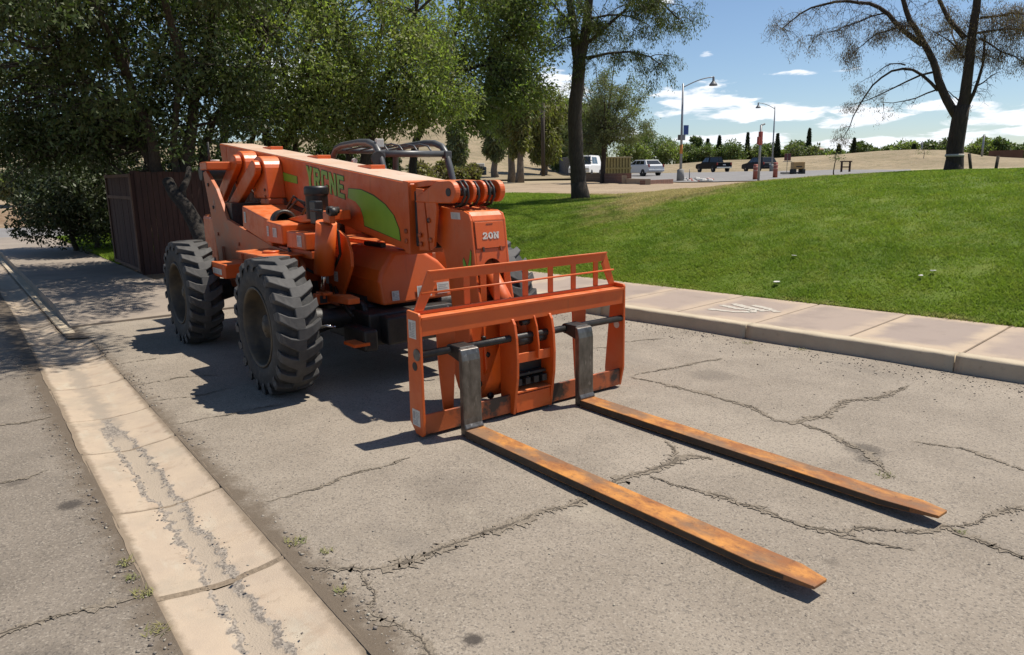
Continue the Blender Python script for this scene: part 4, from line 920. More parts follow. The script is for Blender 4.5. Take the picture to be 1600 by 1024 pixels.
# fender over the front wheel
m_ = MB().add([(2.16, 7.05, 1.098), (2.53, 7.12, 1.098), (2.505, 6.28, 1.098), (2.18, 6.22, 1.098), (2.16, 7.05, 1.085), (2.53, 7.12, 1.085), (2.505, 6.28, 1.085), (2.18, 6.22, 1.085)], [(0, 1, 2, 3), (7, 6, 5, 4), (0, 4, 5, 1), (1, 5, 6, 2), (2, 6, 7, 3), (3, 7, 4, 0)])
fd = m_.build('fender', M_OR, TH, bevel=.003); MB().lathe((2.34, 6.62, 1.099), 2, [(0, .075), (.016, .075), (.02, .06), (.02, 0)], 18).build('filler_cap', M_OR, fd)
MB().box(2.30, 2.499, 6.35, 7.0, .80, 1.084).build('fuel_tank', M_OR, fd, bevel=.02)
# air cleaner
ac = MB(); ac.lathe((2.71, 6.38, 1.395), 2, [(0, .10), (.21, .10), (.215, .108), (.275, .108), (.29, .095), (.29, 0)], 20, True); a_ = ac.build('air_cleaner', M_PLAST, TH, bevel=.008)
MB().box(2.585, 2.66, 6.13, 6.26, 1.36, 1.56).build('intake_cap', M_PLAST, a_, bevel=.01)
# stabiliser cylinder in front of the deck
sc = MB(); sc.tube([(2.455, 5.515, 1.425), (2.455, 5.64, .985)], .088, 28); cy = sc.build('stabiliser_cylinder', M_OR, TH); cy.location = (.145, .435, -.042)
MB().tube([(2.455, 5.635, 1.0), (2.455, 5.69, .80)], .022, 12).build('cylinder_rod', M_STEEL, cy)
q = MB(); q.box(2.43, 2.49, 5.40, 5.53, 1.42, 1.52); q.build('cylinder_eye', M_OR, cy, bevel=.01)
q = MB(); q.lathe((2.42, 5.40, 1.53), 0, [(0, .035), (.05, .035), (.05, .028), (.10, .028), (.10, 0)], 12); q.lathe((2.36, 5.46, 1.53), 1, [(-.09, .012), (.14, .012), (.14, 0)], 8); q.lathe((2.45, 5.36, 1.52), 0, [(-.03, .036), (.03, .036), (.03, 0)], 14); 
q.build('hose_fitting', M_GREASE, cy)
q = MB(); q.box(2.41, 2.50, 5.58, 5.74, .79, .815); q.box(2.42, 2.44, 5.60, 5.72, .76, .80); q.box(2.47, 2.49, 5.60, 5.72, .76, .80); q.build('rod_clevis', M_OR, cy, bevel=.004)
q = MB(); q.box(2.36, 2.50, 5.66, 5.72, .685, .785); q.prism([(5.73, .70), (5.73, .76), (5.40, .79), (5.24, .78), (5.24, .73), (5.40, .72)], 2.47, 2.58); pad = q.build('cylinder_foot', M_OR, TH, bevel=.01); pad.location = (.14, .40, -.02)
MB().box(2.40, 2.465, 5.653, 5.659, .70, .765).build('foot_socket', M_BLK, pad)
MB().tube([(2.30, 5.80, .50), (2.44, 5.72, .545), (2.50, 5.68, .53)], .013, 8).build('tie_rod', M_STEEL, TH)
# pillar and engine hood
MB().prism([(6.60, .60), (6.12, .62), (6.05, .76), (5.95, .88), (5.86, 1.0), (5.86, 1.12), (5.93, 1.25), (6.08, 1.30), (6.60, 1.30)], 2.76, 2.79).build('hood_guard', M_OR, TH, bevel=.006)
hs = [(2.965, .650), (2.950, .86), (2.985, .955), (3.12, 1.115), (3.42, 1.105), (3.58, 1.0), (3.70, .87), (3.715, .66)]
hd = MB(); N_ = len(hs); vs = []
for y, k, dz in ((5.70, .965, -.05), (5.735, 1.0, -.012), (6.0, 1.0, .012), (6.6, 1.0, .03)):
    for x, z in hs: vs.append((3.33+(x-3.33)*k, y+(.055*(z-.65)/.45 if y < 5.8 else 0), .65+(z-.65)*(1 if z < .7 else 1)*(1+dz)))
fs = [tuple(range(N_))[::-1], tuple(3*N_+i for i in range(N_))]+[(a*N_+i, a*N_+(i+1) % N_, (a+1)*N_+(i+1) % N_, (a+1)*N_+i) for a in range(3) for i in range(N_)]
hd.add(vs, fs); hood = hd.build('engine_hood', M_OR, TH, bevel=.02, seg=3)
MB().box(3.16, 3.21, 6.06, 6.4, 1.12, 1.16).build('hood_hinge', M_BLK, hood)
FV = (0, .09, .995)
sticker(hood, (3.055, 5.697, .685), XR, FV, .07, .085, 2, True); sticker(hood, (3.31, 5.6975, .69), XR, FV, .15, .10, 3, True)
sticker(hood, (3.52, 5.698, .70), XR, FV, .13, .10, 2, False)
sticker(hood, (3.24, 5.80, 1.114), XR, (0, 1, .03), .11, .12, 1, False, M_BLUE); sticker(hood, (3.36, 5.80, 1.112), (1, 0, -.033), (0, 1, .03), .10, .12, 1, False)  # one label in two pieces: shaded half painted blue, lit half white
sticker(TH, (2.758, 6.46, .80), L_, UPV, .12, .09, 3, False); sticker(TH, (2.758, 6.22, .84), L_, UPV, .08, .09, 2, False)
for pth, rr_ in (([(2.75, 6.2, .78), (2.70, 6.05, .74), (2.72, 5.9, .62), (2.8, 5.8, .5)], .018), ([(2.75, 6.3, .80), (2.68, 6.1, .72), (2.74, 5.85, .58)], .014)): MB().tube(pth, rr_, 8).build('loose_hose', M_GREASE, TH)
MB().lathe((2.80, 5.86, .60), 0, [(0, .10), (.05, .10), (.05, 0)], 16).build('belt_pulley', M_GREASE, TH)
# front axle, drop box and the small orange bracket under it
ax = MB(); ax.lathe((2.27, 5.97, .55), 0, [(0, .14), (.12, .13), (.3, .09), (.75, .10), (.9, .19), (1.15, .19), (1.3, .10), (1.74, .09), (1.95, .14)], 18); ax.build('front_axle', M_GREASE, TH)
ax = MB(); ax.lathe((2.27, 8.50, .55), 0, [(0, .14), (.12, .13), (.3, .09), (.75, .10), (.9, .19), (1.15, .19), (1.3, .10), (1.74, .09), (1.95, .14)], 18); ax.build('rear_axle', M_GREASE, TH)
MB().box(2.75, 3.6, 5.56, 6.4, .34, .62).build('axle_carrier', M_GREASE, TH, bevel=.02); MB().box(2.85, 3.55, 5.42, 5.559, .36, .60).build('drop_box', M_GREASE, TH, bevel=.02); MB().box(2.62, 2.749, 5.40, 5.80, .34, .52).build('axle_bracket', M_GREASE, TH, bevel=.02)
MB().box(2.52, 2.66, 5.38, 5.58, .40, .425).build('under_bracket', M_OR, TH)
q = MB(); q.lathe((3.42, 5.40, .60), 1, [(0, .03), (-.05, .03), (-.05, 0)], 10); q.tube([(3.40, 5.36, .64), (3.44, 5.32, .57), (3.50, 5.31, .55)], .014, 6); q.build('grease_fitting', M_STEEL, TH)
for y, z in ((8.92, 1.70), (8.80, 1.45), (8.72, 1.15), (8.0, 1.08), (7.6, .95), (7.2, .95), (8.4, .75), (7.9, .70)):
    MB().lathe((FX-.001, y, z), 0, [(0, .020), (-.012, .020), (-.014, .012), (-.014, 0)], 8, False).build('plate_bolt', M_ORD, frame)
for yo, zo, xo in ((0.0, 0.0, 2.79), (.70, .08, 2.82)):
    for dy, dz in ((-.16, -.19), (.14, -.19), (-.16, -.26), (.14, -.26)): MB().lathe((xo-.001, 8.07+yo+dy, 1.83+zo+dz), 0, [(0, .016), (-.010, .016), (-.010, 0)], 8, False).build('lug_bolt', M_ORD, TH)
for k, pth in enumerate(([(2.80, 7.35, 1.46), (2.84, 7.25, 1.58), (2.92, 7.2, 1.50), (2.95, 7.0, 1.36)], [(2.74, 7.2, 1.43), (2.80, 7.05, 1.55), (2.90, 6.9, 1.48), (2.94, 6.7, 1.30)], [(2.70, 6.75, 1.40), (2.68, 6.55, 1.50), (2.70, 6.42, 1.46)],
    [(2.55, 6.62, 1.20), (2.50, 6.60, 1.12), (2.52, 6.5, 1.0), (2.60, 6.3, .92)], [(2.62, 6.0, 1.40), (2.70, 5.95, 1.30), (2.73, 6.0, 1.1), (2.70, 6.1, .95)], [(2.9, 8.2, 1.50), (2.8, 8.35, 1.62), (2.86, 8.6, 1.7), (2.95, 8.8, 1.75)], [(2.85, 8.1, 1.46), (2.74, 8.3, 1.40), (2.72, 8.6, 1.30)])):
    MB().tube(pth, .013, 7).build('hydraulic_line', M_GREASE, TH)
MB().tube([(XB0-.012, 9.2, boom_bot(9.2)+.06), (XB0-.012, 7.95, boom_bot(7.95)+.05)], .010, 6).build('boom_pipe', M_OR, boom)
for y in (9.75,): MB().prism([(y, boom_top(y)-.004), (y+.012, boom_top(y)-.004), (y+.012, boom_bot(y)+.01), (y, boom_bot(y)+.01)], XB0-.004, XB0-.0002).build('weld_bead', M_OR, boom)
# cab guard on the far side
T = .036; cab = MB(); XL, XRr = 3.62, 4.42
for x in (XL, XRr):
    cab.tube([(x, 6.55, 1.05), (x, 6.70, 1.55), (x, 6.80, 1.82), (x, 6.865, 1.98), (x, 6.95, 2.065), (x, 7.10, 2.105), (x, 7.30, 2.115), (x, 7.72, 2.10), (x, 7.88, 2.07), (x, 7.98, 1.98), (x, 8.02, 1.70), (x, 8.02, 1.05)], T, 14)
cabo = cab.build('cab_guard', M_ROPS, TH)
MB().tube([(XL, 6.875, 1.985), (XRr, 6.875, 1.985)], T*.95, 14).build('front_bar', M_ROPS, cabo)
MB().tube([(XL, 7.9, 2.05), (XRr, 7.9, 2.05)], T*.9, 12).build('rear_bar', M_ROPS, cabo)
for x in np.linspace(XL+.12, XRr-.16, 4):
    MB().tube([(x, 6.875, 1.985), (x, 6.98, 2.07), (x, 7.15, 2.095), (x, 7.9, 2.055)], .010, 8).build('roof_bar', M_ROPS, cabo)
for x in (XL, XRr): MB().box(x-.042, x+.042, 6.82, 6.90, 1.935, 2.015).build('bar_clamp', M_ROPS, cabo, bevel=.008)
MB().box(XL+.0, XL+.085, 6.92, 6.96, 2.05, 2.135).build('work_lamp', M_WHITE, cabo, bevel=.006)
MB().lathe((XL-.04, 6.83, 1.93), 1, [(-.012, .075), (.012, .075), (.012, 0)], 20).build('mirror', M_BLK, cabo)
for x, y, z in ((XL+.05, 7.55, 1.93), (XL+.12, 7.3, 1.82)): MB().lathe((x, y, z), 1, [(-.02, .028), (.02, .028), (.02, 0)], 10).build('gauge_lamp', M_WHITE, cabo)
MB().box(3.60, 4.44, 6.5, 8.05, .75, 1.10).build('cab_floor', M_OR, TH, bevel=.02); MB().box(4.30, 4.44, 6.5, 8.05, 1.10, 1.45).build('cab_side', M_OR, TH, bevel=.02)
cs = MB(); cs.box(3.78, 4.24, 7.3, 7.75, 1.12, 1.32); cs.box(3.80, 4.22, 7.68, 7.80, 1.32, 1.75); cs.build('operator_seat', M_PLAST, TH, bevel=.04, seg=3)
wr = MB(); wr.tube([(4.0+.17*math.cos(a), 6.98+.05*math.sin(a), 1.50+.16*math.sin(a)) for a in np.linspace(0, 2*math.pi, 25)], .014, 8); wr.tube([(4.0, 6.98, 1.50), (4.0, 6.78, 1.12)], .025, 8); wr.box(3.75, 4.25, 6.68, 6.80, 1.10, 1.42); wr.build('steering_column', M_PLAST, TH)

# ---- fork carriage
CY = 4.115; CX0, CX1 = 2.390, 4.325
lp = [(CY, .855), (CY+.012, .872), (CY+.155, .880), (CY+.160, .87), (CY+.175, .10), (CY+.10, .025), (CY+.02, .02), (CY, .04)]
rp = [(CY, .855), (CY+.012, .872), (CY+.13, .880), (CY+.14, .87), (CY+.21, .14), (CY+.20, .05), (CY+.035, .02), (CY, .18)]
tb = MB(); x0, x1 = CX0+.0225, CX1-.0225
tb.box(x0, x1, CY+.005, CY+.022, .715, .842); tb.box(x0, x1, CY+.023, CY+.125, .825, .842); tb.box(x0, x1, CY+.108, CY+.125, .843, .868)
car = tb.build('fork_carriage', M_OR, TH, bevel=.004)
MB().box(x0, x1, CY-.004, CY+.0045, .826, .846).build('beam_lip', M_OR, car, bevel=.003)
MB().prism(lp, CX0, CX0+.022).build('end_cheek', M_OR, car, bevel=.005); MB().prism(rp, CX1-.022, CX1).build('end_cheek', M_OR, car, bevel=.005)
lb = MB(); lb.box(x0, x1, CY+.03, CY+.05, .025, .165); lb.box(x0, x1, CY+.051, CY+.15, .025, .05)
lb.build('lower_beam', M_ORD, car, bevel=.004)
def shaft(): return MB().lathe((CX0-.004, CY+.028, .590), 0, [(0, .026), (CX1-CX0+.008, .026), (CX1-CX0+.008, 0)], 18).build('fork_shaft', M_GREASE, car)
shaft()
MB().lathe((CX0-.006, CY+.040, .590), 0, [(0, .042), (.005, .042), (.006, 0)], 18).build('shaft_collar', M_DULL, car)
MB().lathe((CX0-.003, CY+.075, .505), 0, [(0, .030), (.003, .030), (.0025, 0)], 14).build('plate_hole', M_BLK, car); MB().lathe((CX1-.026, CY+.075, .53), 0, [(0, .03), (.003, .03), (.0035, 0)], 14).build('plate_hole', M_WHITE, car)
sticker(car, (CX0, CY+.135, .595+.10), L_, UPV, .095, .125, 4, True); sticker(car, (CX0, CY+.135, .085), L_, UPV, .10, .115, 4, True)
# load guard above
gd = MB()
gt0, gt1, gz = CX0+.145, CX1-.125, 1.135
gd.box(gt0, gt1, CY+.10, CY+.112, gz-.072, gz); gd.box(gt0, gt1, CY+.085, CY+.10, gz-.012, gz)
for (xa, xb, wv) in ((CX0+.025, gt0, .075), (CX1-.025, gt1, -.062)):
    gd.add([(xa, CY+.10, .869), (xb, CY+.10, gz), (xb+wv*.55, CY+.0985, gz-.0735), (xb+wv*.80, CY+.10, gz-.09), (xa+wv*1.0, CY+.10, .869),
            (xa, CY+.113, .869), (xb, CY+.113, gz), (xb+wv*.55, CY+.113, gz-.0735), (xb+wv*.8, CY+.113, gz-.09), (xa+wv, CY+.113, .869)],
           [(0, 1, 2, 3, 4), (9, 8, 7, 6, 5), (0, 5, 6, 1), (1, 6, 7, 2), (2, 7, 8, 3), (3, 8, 9, 4), (4, 9, 5, 0)])
guard = gd.build('load_guard', M_OR, car, bevel=.003)
vb = [2.855, 3.115, 3.38, 3.625, 3.86, 4.10]
for x in vb:
    MB().box(x-.024, x+.024, CY+.1125, CY+.124, .869, gz-.03).build('guard_upright', M_OR, guard, bevel=.002)
MB().tube([(CX0+.085, CY+.096, .985), (CX1-.045, CY+.096, .985)], .0075, 8).build('guard_rod', M_OR, guard)
# uprights behind the shaft
for xa, xb, wb in ((2.60, .155, .07), (3.86, .145, .07)):
    q = MB().prism([(xa, .73), (xa+xb, .73), (xa+xb-.005, .55), (xa+xb*.5+wb*.5, .05), (xa+xb*.5-wb*.5, .05), (xa+.01, .45)], CY+.125, CY+.14, axis=1); q.build('carriage_upright', M_OR, car, bevel=.003)
# centre box with its two cheek plates
ck = [(CY+.0, .735), (CY-.025, .70), (CY-.045, .60), (CY-.055, .45), (CY-.05, .30), (CY-.005, .02), (CY+.10, .02), (CY+.15, .10), (CY+.15, .735)]
q = MB(); q.prism(ck, 3.155, 3.178); cbx = q.build('centre_cheek', M_OR, car, bevel=.004); MB().prism(ck, 3.505, 3.528).build('centre_cheek', M_OR, car, bevel=.004)
MB().prism([(CY+.0, .735), (CY-.03, .66), (CY-.05, .52), (CY-.05, .42), (CY+.06, .42), (CY+.10, .735)], 3.36, 3.376).build('centre_rib', M_OR, car, bevel=.004)
for bx_ in ((CY-.02, CY-.005, .405, .475), (CY+.125, CY+.14, .38, .735), (CY-.02, CY+.12, .175, .19), (CY-.012, CY+.003, .03, .165)): MB().box(3.1785, 3.5045, *bx_).build('centre_plate', M_OR, car, bevel=.003)
q = MB(); q.box(3.1785, 3.5045, CY+.09, CY+.12, .19, .40)
for x in (3.20, 3.28, 3.36, 3.44): q.box(x, x+.045, CY-.0, CY+.085, .225, .275)
q.box(3.19, 3.49, CY+.02, CY+.08, .29, .31); stuff(q.build('centre_grille', M_BLK, car, bevel=.003))
for x_, z_, l_, r0_ in ((3.26, .56, .09, .04), (3.43, .56, .06, .035), (3.31, .69, .03, .022)): MB().lathe((x_, CY+.04, z_), 0, [(-.04, r0_), (l_, r0_), (l_, 0)], 14).build('tilt_pin', M_GREASE, car)
# two forks
def fork(x0, x1, ytip, tilt):
    y0, th = CY-.150, .052                       # front face of the shank, thickness
    q = MB(); w2 = .0
    # blade top face is the fork; thickness tapers to the tip
    sec = [(y0-.01, 0.012, th), (y0-.5, .014, .05), (y0-1.2, .02, .044), (ytip+.28, .032, .036), (ytip+.13, .036+tilt, .028), (ytip, .044+tilt, .016)]
    vs = []
    for i, (y, zb, t) in enumerate(sec):
        a, b_ = (x0, x1) if i < 4 else ((x0+.004, x1-.004) if i == 4 else (x0+.022, x1-.030))
        vs += [(a, y, zb), (b_, y, zb), (b_, y, zb+t), (a, y, zb+t)]
    n = len(sec); fs = [(i*4+j, i*4+(j+1) % 4, (i+1)*4+(j+1) % 4, (i+1)*4+j) for i in range(n-1) for j in range(4)]+[(0, 1, 2, 3), ((n-1)*4+3, (n-1)*4+2, (n-1)*4+1, (n-1)*4)]
    q.add(vs, fs); fk = q.build('fork', M_RUST, car, bevel=.004, seg=2)
    # sides are bare dark steel
    sd = MB()
    for i in range(n-2):
        for k, off in ((0, -.0012), (1, .0012)):
            A = np.array(vs[i*4+k]); B = np.array(vs[i*4+(3 if k == 0 else 2)]); C = np.array(vs[(i+1)*4+(3 if k == 0 else 2)]); D = np.array(vs[(i+1)*4+k]); o_ = np.array([off, 0, 0]); g_ = np.array([0, 0, .005])
            sd.add([A+o_+g_, B+o_-g_, C+o_-g_, D+o_+g_], [(0, 1, 2, 3)])
    sd.build('fork_edge', M_FSIDE, fk)
    s = MB(); sh = [(y0-.008, .03), (y0-.022, .075), (y0-.004, .10), (y0, .14), (y0+.002, .54), (y0+.010, .58), (y0+.02, .612), (y0+.048, .622), (y0+.048, .012), (y0+.02, .010)]
    s.prism(sh, x0+.001, x1-.001); so = s.build('fork_shank', M_SHANK, fk, bevel=.006, seg=2)
    s = MB(); s.lathe((x0+.012, CY+.028, .590), 0, [(0, .040), (x1-x0-.024, .040), (x1-x0-.024, 0)], 20); s.prism([(y0+.03, .59), (y0+.05, .628), (CY+.02, .629), (CY+.028, .629), (CY+.028, .552), (y0+.045, .52)], x0+.0125, x1-.0125); s.build('fork_eye', M_GREASE, fk, bevel=.006)
fork(2.622, 2.772, 1.432, .010); fork(3.675, 3.825, 1.392, .010)
# ------------------------------------------------------------------ trees
M_BARK = mat('dark_bark', (.045, .034, .026), (.085, .066, .050), 14, rough=.95, bump=.9, bscale=22, bdist=.03, stretch=(2.5, 2.5, .5))
M_BARKB = mat('brown_bark', (.075, .052, .038), (.038, .027, .021), 10, rough=.95, bump=.9, bscale=20, bdist=.03, stretch=(2.5, 2.5, .5))
M_BARKG = mat('pale_bark', (.21, .17, .13), (.11, .085, .062), 8, rough=.95, bump=.6, bscale=14, stretch=(2, 2, .5))
def leafm(name, a, b_, tr=.35, isl=.35, sc=.8): return mat(name, a, b_, sc, lo=.38, hi=.62, rough=.55, trans=tr, island=isl, spec=.4)
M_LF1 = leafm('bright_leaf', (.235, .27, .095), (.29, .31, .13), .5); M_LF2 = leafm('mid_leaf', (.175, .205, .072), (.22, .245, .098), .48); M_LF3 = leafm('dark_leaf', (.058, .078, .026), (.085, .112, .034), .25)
M_LF4 = leafm('olive_leaf', (.21, .20, .065), (.155, .16, .045)); M_LF5 = leafm('grey_green_leaf', (.165, .18, .085), (.125, .145, .065)); M_LF6 = leafm('dry_brown_leaf', (.235, .165, .115), (.155, .11, .075), .25)
M_LF7 = leafm('far_leaf', (.115, .155, .048), (.16, .195, .065), .25, .3, .25); M_LF8 = leafm('cypress_leaf', (.022, .034, .014), (.032, .045, .02), .1, .3); M_LF9 = leafm('dry_shrub_leaf', (.20, .17, .08), (.13, .13, .05))

def leaf_quads(C, n_per, spread, size, droop=0.3, aspect=.42, rng=RNG, flat=(1, 1, .75), shell=.0):
    """diamond leaves scattered round points C"""
    m = len(C); n = m*n_per; idx = np.repeat(np.arange(m), n_per)
    g = rng.normal(0, 1, (n, 3)); g /= np.linalg.norm(g, axis=1)[:, None]+1e-9; r = rng.random(n)**(1/3 if shell == 0 else .2)
    sp = spread if np.isscalar(spread) else np.asarray(spread)[idx][:, None]
    P = C[idx]+g*r[:, None]*sp*np.array(flat)
    d = rng.normal(0, 1, (n, 3))+g*.5; d[:, 2] -= droop*1.6; d /= np.linalg.norm(d, axis=1)[:, None]
    s = rng.normal(0, 1, (n, 3)); s -= d*(s*d).sum(1)[:, None]; s /= np.linalg.norm(s, axis=1)[:, None]+1e-9
    L = (size*rng.uniform(.6, 1.25, n))[:, None]; Wd = L*aspect
    V = np.empty((n, 4, 3)); V[:, 0] = P; V[:, 1] = P+d*L*.45+s*Wd*.5; V[:, 2] = P+d*L; V[:, 3] = P+d*L*.45-s*Wd*.5
    return V.reshape(-1, 3)
def quadF(n): return np.arange(4*n).reshape(-1, 4)
def wander(a, b, k, amp, rng=random):
    a, b = np.array(a, float), np.array(b, float); out = [a]
    for i in range(1, k):
        t = i/k; out.append(a+(b-a)*t+np.array([rng.gauss(0, amp), rng.gauss(0, amp), rng.gauss(0, amp*.6)+amp*.8*math.sin(t*math.pi)]))
    return out+[b]
def dense_tree(name, base, stems, blobs, label, cat='tree', group=None, leaf=None, bark=None, clumps=90, per=300, size=.10, crad=.55, seed=1, droop=.3, flat=(1, 1, .75), aspect=.42, inner=.35, twigs=True):
    """stems: list of (path, r0, r1); blobs: crown ellipsoids (centre, radii, weight)"""
    rd = random.Random(seed); rg = np.random.default_rng(seed)
    root = thing(name, base, label, cat, group)
    tr = MB(); nodes = []
    for path, r0, r1 in stems:
        P = [np.array(p, float) for p in path]; fine = []
        for a, b_ in zip(P[:-1], P[1:]):
            w = wander(a, b_, 3, .03*np.linalg.norm(b_-a), rd); fine += w[:-1]
        fine.append(P[-1]); rr = [r0+(r1-r0)*i/(len(fine)-1) for i in range(len(fine))]
        rr[0] *= 1.25
        tr.tube(fine, rr, 9); nodes += [(q, r) for q, r in zip(fine, rr)][len(fine)//4:]
    NP = np.array([q for q, _ in nodes]); NR = np.array([r for _, r in nodes])
    C = []; wts = np.array([b_[2] for b_ in blobs], float); wts /= wts.sum()
    for k in range(clumps):
        c, rad, _ = blobs[rg.choice(len(blobs), p=wts)]; g = rg.normal(0, 1, 3); g /= np.linalg.norm(g); C.append(np.array(c)+g*np.array(rad)*(inner+(1-inner)*rg.random()**.55))
    C = np.array(C); tw = MB()
    for c in C:
        if not twigs: break
        d = np.linalg.norm(NP-c, axis=1)+.6*np.maximum(0, NP[:, 2]-c[2]); i = int(np.argmin(d)); r = min(NR[i]*.5, .010+.009*d[i])
        w = wander(NP[i], c, 4, .06*d[i], rd); tr.tube(w, [r*(1-.75*t/4) for t in range(5)], 5, caps=False)
        for _ in range(3):
            e = c+rg.normal(0, 1, 3)*crad*.7; tr.tube([w[3], (w[3]+e)/2+rg.normal(0, .05, 3), e], [r*.4, r*.25, .003], 3, caps=False)
    tr.build('trunk', bark or M_BARK, root)
    V = leaf_quads(C, per, crad*rg.uniform(.65, 1.25, len(C)), size, droop, aspect, rg, flat)
    stuff(np_mesh('crown', V, quadF(len(V)//4), leaf or M_LF2, root))
    return root
def P3(px, dist, z): 
    q = far(px, dist); return np.array([q[0], q[1], z])
def gz(px, dist): return float(far(px, dist)[2])
def up(px, dist, py):
    """point on a bearing at a ground distance, at the height that shows at picture row py"""
    d = ray(px, py); t = dist/np.hypot(d[0], d[1]); return EYE+d*t

# dark spreading tree over the left pavement and enclosure
D = 15.2
b0 = P3(285, D, .3)
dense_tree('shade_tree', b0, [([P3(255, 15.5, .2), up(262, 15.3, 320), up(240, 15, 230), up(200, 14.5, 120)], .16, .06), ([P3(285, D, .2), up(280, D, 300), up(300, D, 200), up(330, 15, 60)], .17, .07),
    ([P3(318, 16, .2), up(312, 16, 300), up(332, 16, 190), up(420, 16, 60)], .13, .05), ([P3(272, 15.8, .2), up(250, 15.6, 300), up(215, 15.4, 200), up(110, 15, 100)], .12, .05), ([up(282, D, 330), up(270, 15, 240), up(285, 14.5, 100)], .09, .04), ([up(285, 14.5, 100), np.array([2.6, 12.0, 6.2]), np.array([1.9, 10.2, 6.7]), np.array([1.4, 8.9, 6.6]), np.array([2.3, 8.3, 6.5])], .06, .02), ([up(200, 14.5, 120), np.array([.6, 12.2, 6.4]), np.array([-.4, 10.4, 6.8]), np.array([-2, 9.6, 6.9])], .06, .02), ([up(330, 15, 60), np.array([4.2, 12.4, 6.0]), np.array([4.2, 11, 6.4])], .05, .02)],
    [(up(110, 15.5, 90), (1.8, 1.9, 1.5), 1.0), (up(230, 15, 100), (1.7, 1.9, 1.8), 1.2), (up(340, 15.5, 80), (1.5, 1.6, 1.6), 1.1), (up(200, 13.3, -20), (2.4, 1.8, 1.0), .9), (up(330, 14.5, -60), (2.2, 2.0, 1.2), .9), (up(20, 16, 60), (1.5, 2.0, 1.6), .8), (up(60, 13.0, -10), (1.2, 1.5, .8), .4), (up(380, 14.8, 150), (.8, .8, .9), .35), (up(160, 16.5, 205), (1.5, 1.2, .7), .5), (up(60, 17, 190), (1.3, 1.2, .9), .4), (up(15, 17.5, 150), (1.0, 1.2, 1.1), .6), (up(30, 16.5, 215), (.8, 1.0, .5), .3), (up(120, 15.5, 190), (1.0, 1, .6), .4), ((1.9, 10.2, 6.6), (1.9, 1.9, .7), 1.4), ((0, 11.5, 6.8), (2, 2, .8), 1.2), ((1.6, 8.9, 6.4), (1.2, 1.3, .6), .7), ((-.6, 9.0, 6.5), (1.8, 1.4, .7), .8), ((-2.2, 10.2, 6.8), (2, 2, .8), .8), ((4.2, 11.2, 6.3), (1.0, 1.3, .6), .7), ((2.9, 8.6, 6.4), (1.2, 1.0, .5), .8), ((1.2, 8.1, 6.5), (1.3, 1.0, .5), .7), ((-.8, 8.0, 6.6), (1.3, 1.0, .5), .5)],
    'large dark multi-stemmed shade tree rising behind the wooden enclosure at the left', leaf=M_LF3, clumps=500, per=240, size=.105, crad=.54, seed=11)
# leaning dead trunk against the enclosure; shade is put into its bark colour
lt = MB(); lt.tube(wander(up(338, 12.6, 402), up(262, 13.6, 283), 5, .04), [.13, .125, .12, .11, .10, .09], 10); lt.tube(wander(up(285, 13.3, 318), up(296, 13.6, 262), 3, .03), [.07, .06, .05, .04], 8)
tag(lt.build('leaning_trunk', mat('shaded_bark', (.020, .015, .012), (.034, .027, .021), 14, rough=.95, bump=.9, bscale=22, bdist=.03), origin=up(338, 12.6, 402)), 'dark leaning tree trunk in front of the brown fence behind the rear wheel', 'tree trunk')
# bush at the end of the left pavement
dense_tree('dark_bush', P3(110, 21, .1), [([P3(110, 21, 0), up(105, 21, 330), up(90, 21, 290)], .06, .03), ([P3(140, 20.5, 0), up(145, 20.5, 320), up(160, 20, 290)], .06, .03)],
    [(up(105, 21, 312), (1.3, 1.2, .85), 1), (up(160, 20, 320), (1.0, 1.2, .95), 1), (up(70, 22, 290), (.8, 1.0, .8), .6), (up(150, 20.5, 285), (1.1, 1, .6), .5)],
    'dark rounded bush at the far end of the left pavement', 'bush', leaf=leafm('bush_leaf', (.036, .050, .018), (.055, .07, .025), .15), clumps=130, per=330, size=.11, crad=.5, seed=12)
# brighter trees behind the machine
dense_tree('leafy_tree', P3(430, 17, .4), [([P3(418, 17, .3), up(420, 17, 240), up(400, 17, 130), up(380, 17, 20)], .10, .04), ([P3(440, 17.2, .3), up(445, 17.2, 230), up(470, 17, 120), up(500, 17, 20)], .09, .04), ([P3(455, 17, .3), up(462, 17, 230), up(450, 17, 140), up(430, 17, 40)], .07, .03), ([P3(400, 17.3, .3), up(392, 17.3, 230), up(405, 17, 150), up(430, 17, 70)], .06, .03)],
    [(up(450, 16.6, 90), (1.5, 1.5, 1.4), 1.2), (up(370, 17, 80), (1.1, 1.3, 1.3), .8), (up(520, 16.8, 110), (1.0, 1.2, 1.2), .8), (up(450, 17, -40), (1.9, 1.6, 1.2), .45), (up(440, 16.4, 170), (.9, .8, .5), .5), (up(395, 17, 192), (.8, .8, .4), .45), (up(490, 17, 188), (.8, .8, .45), .45)],
    'bright green leafy tree with thin stems behind the middle of the boom', group='trees behind the telehandler', leaf=M_LF1, clumps=145, per=180, size=.10, crad=.50, seed=13)
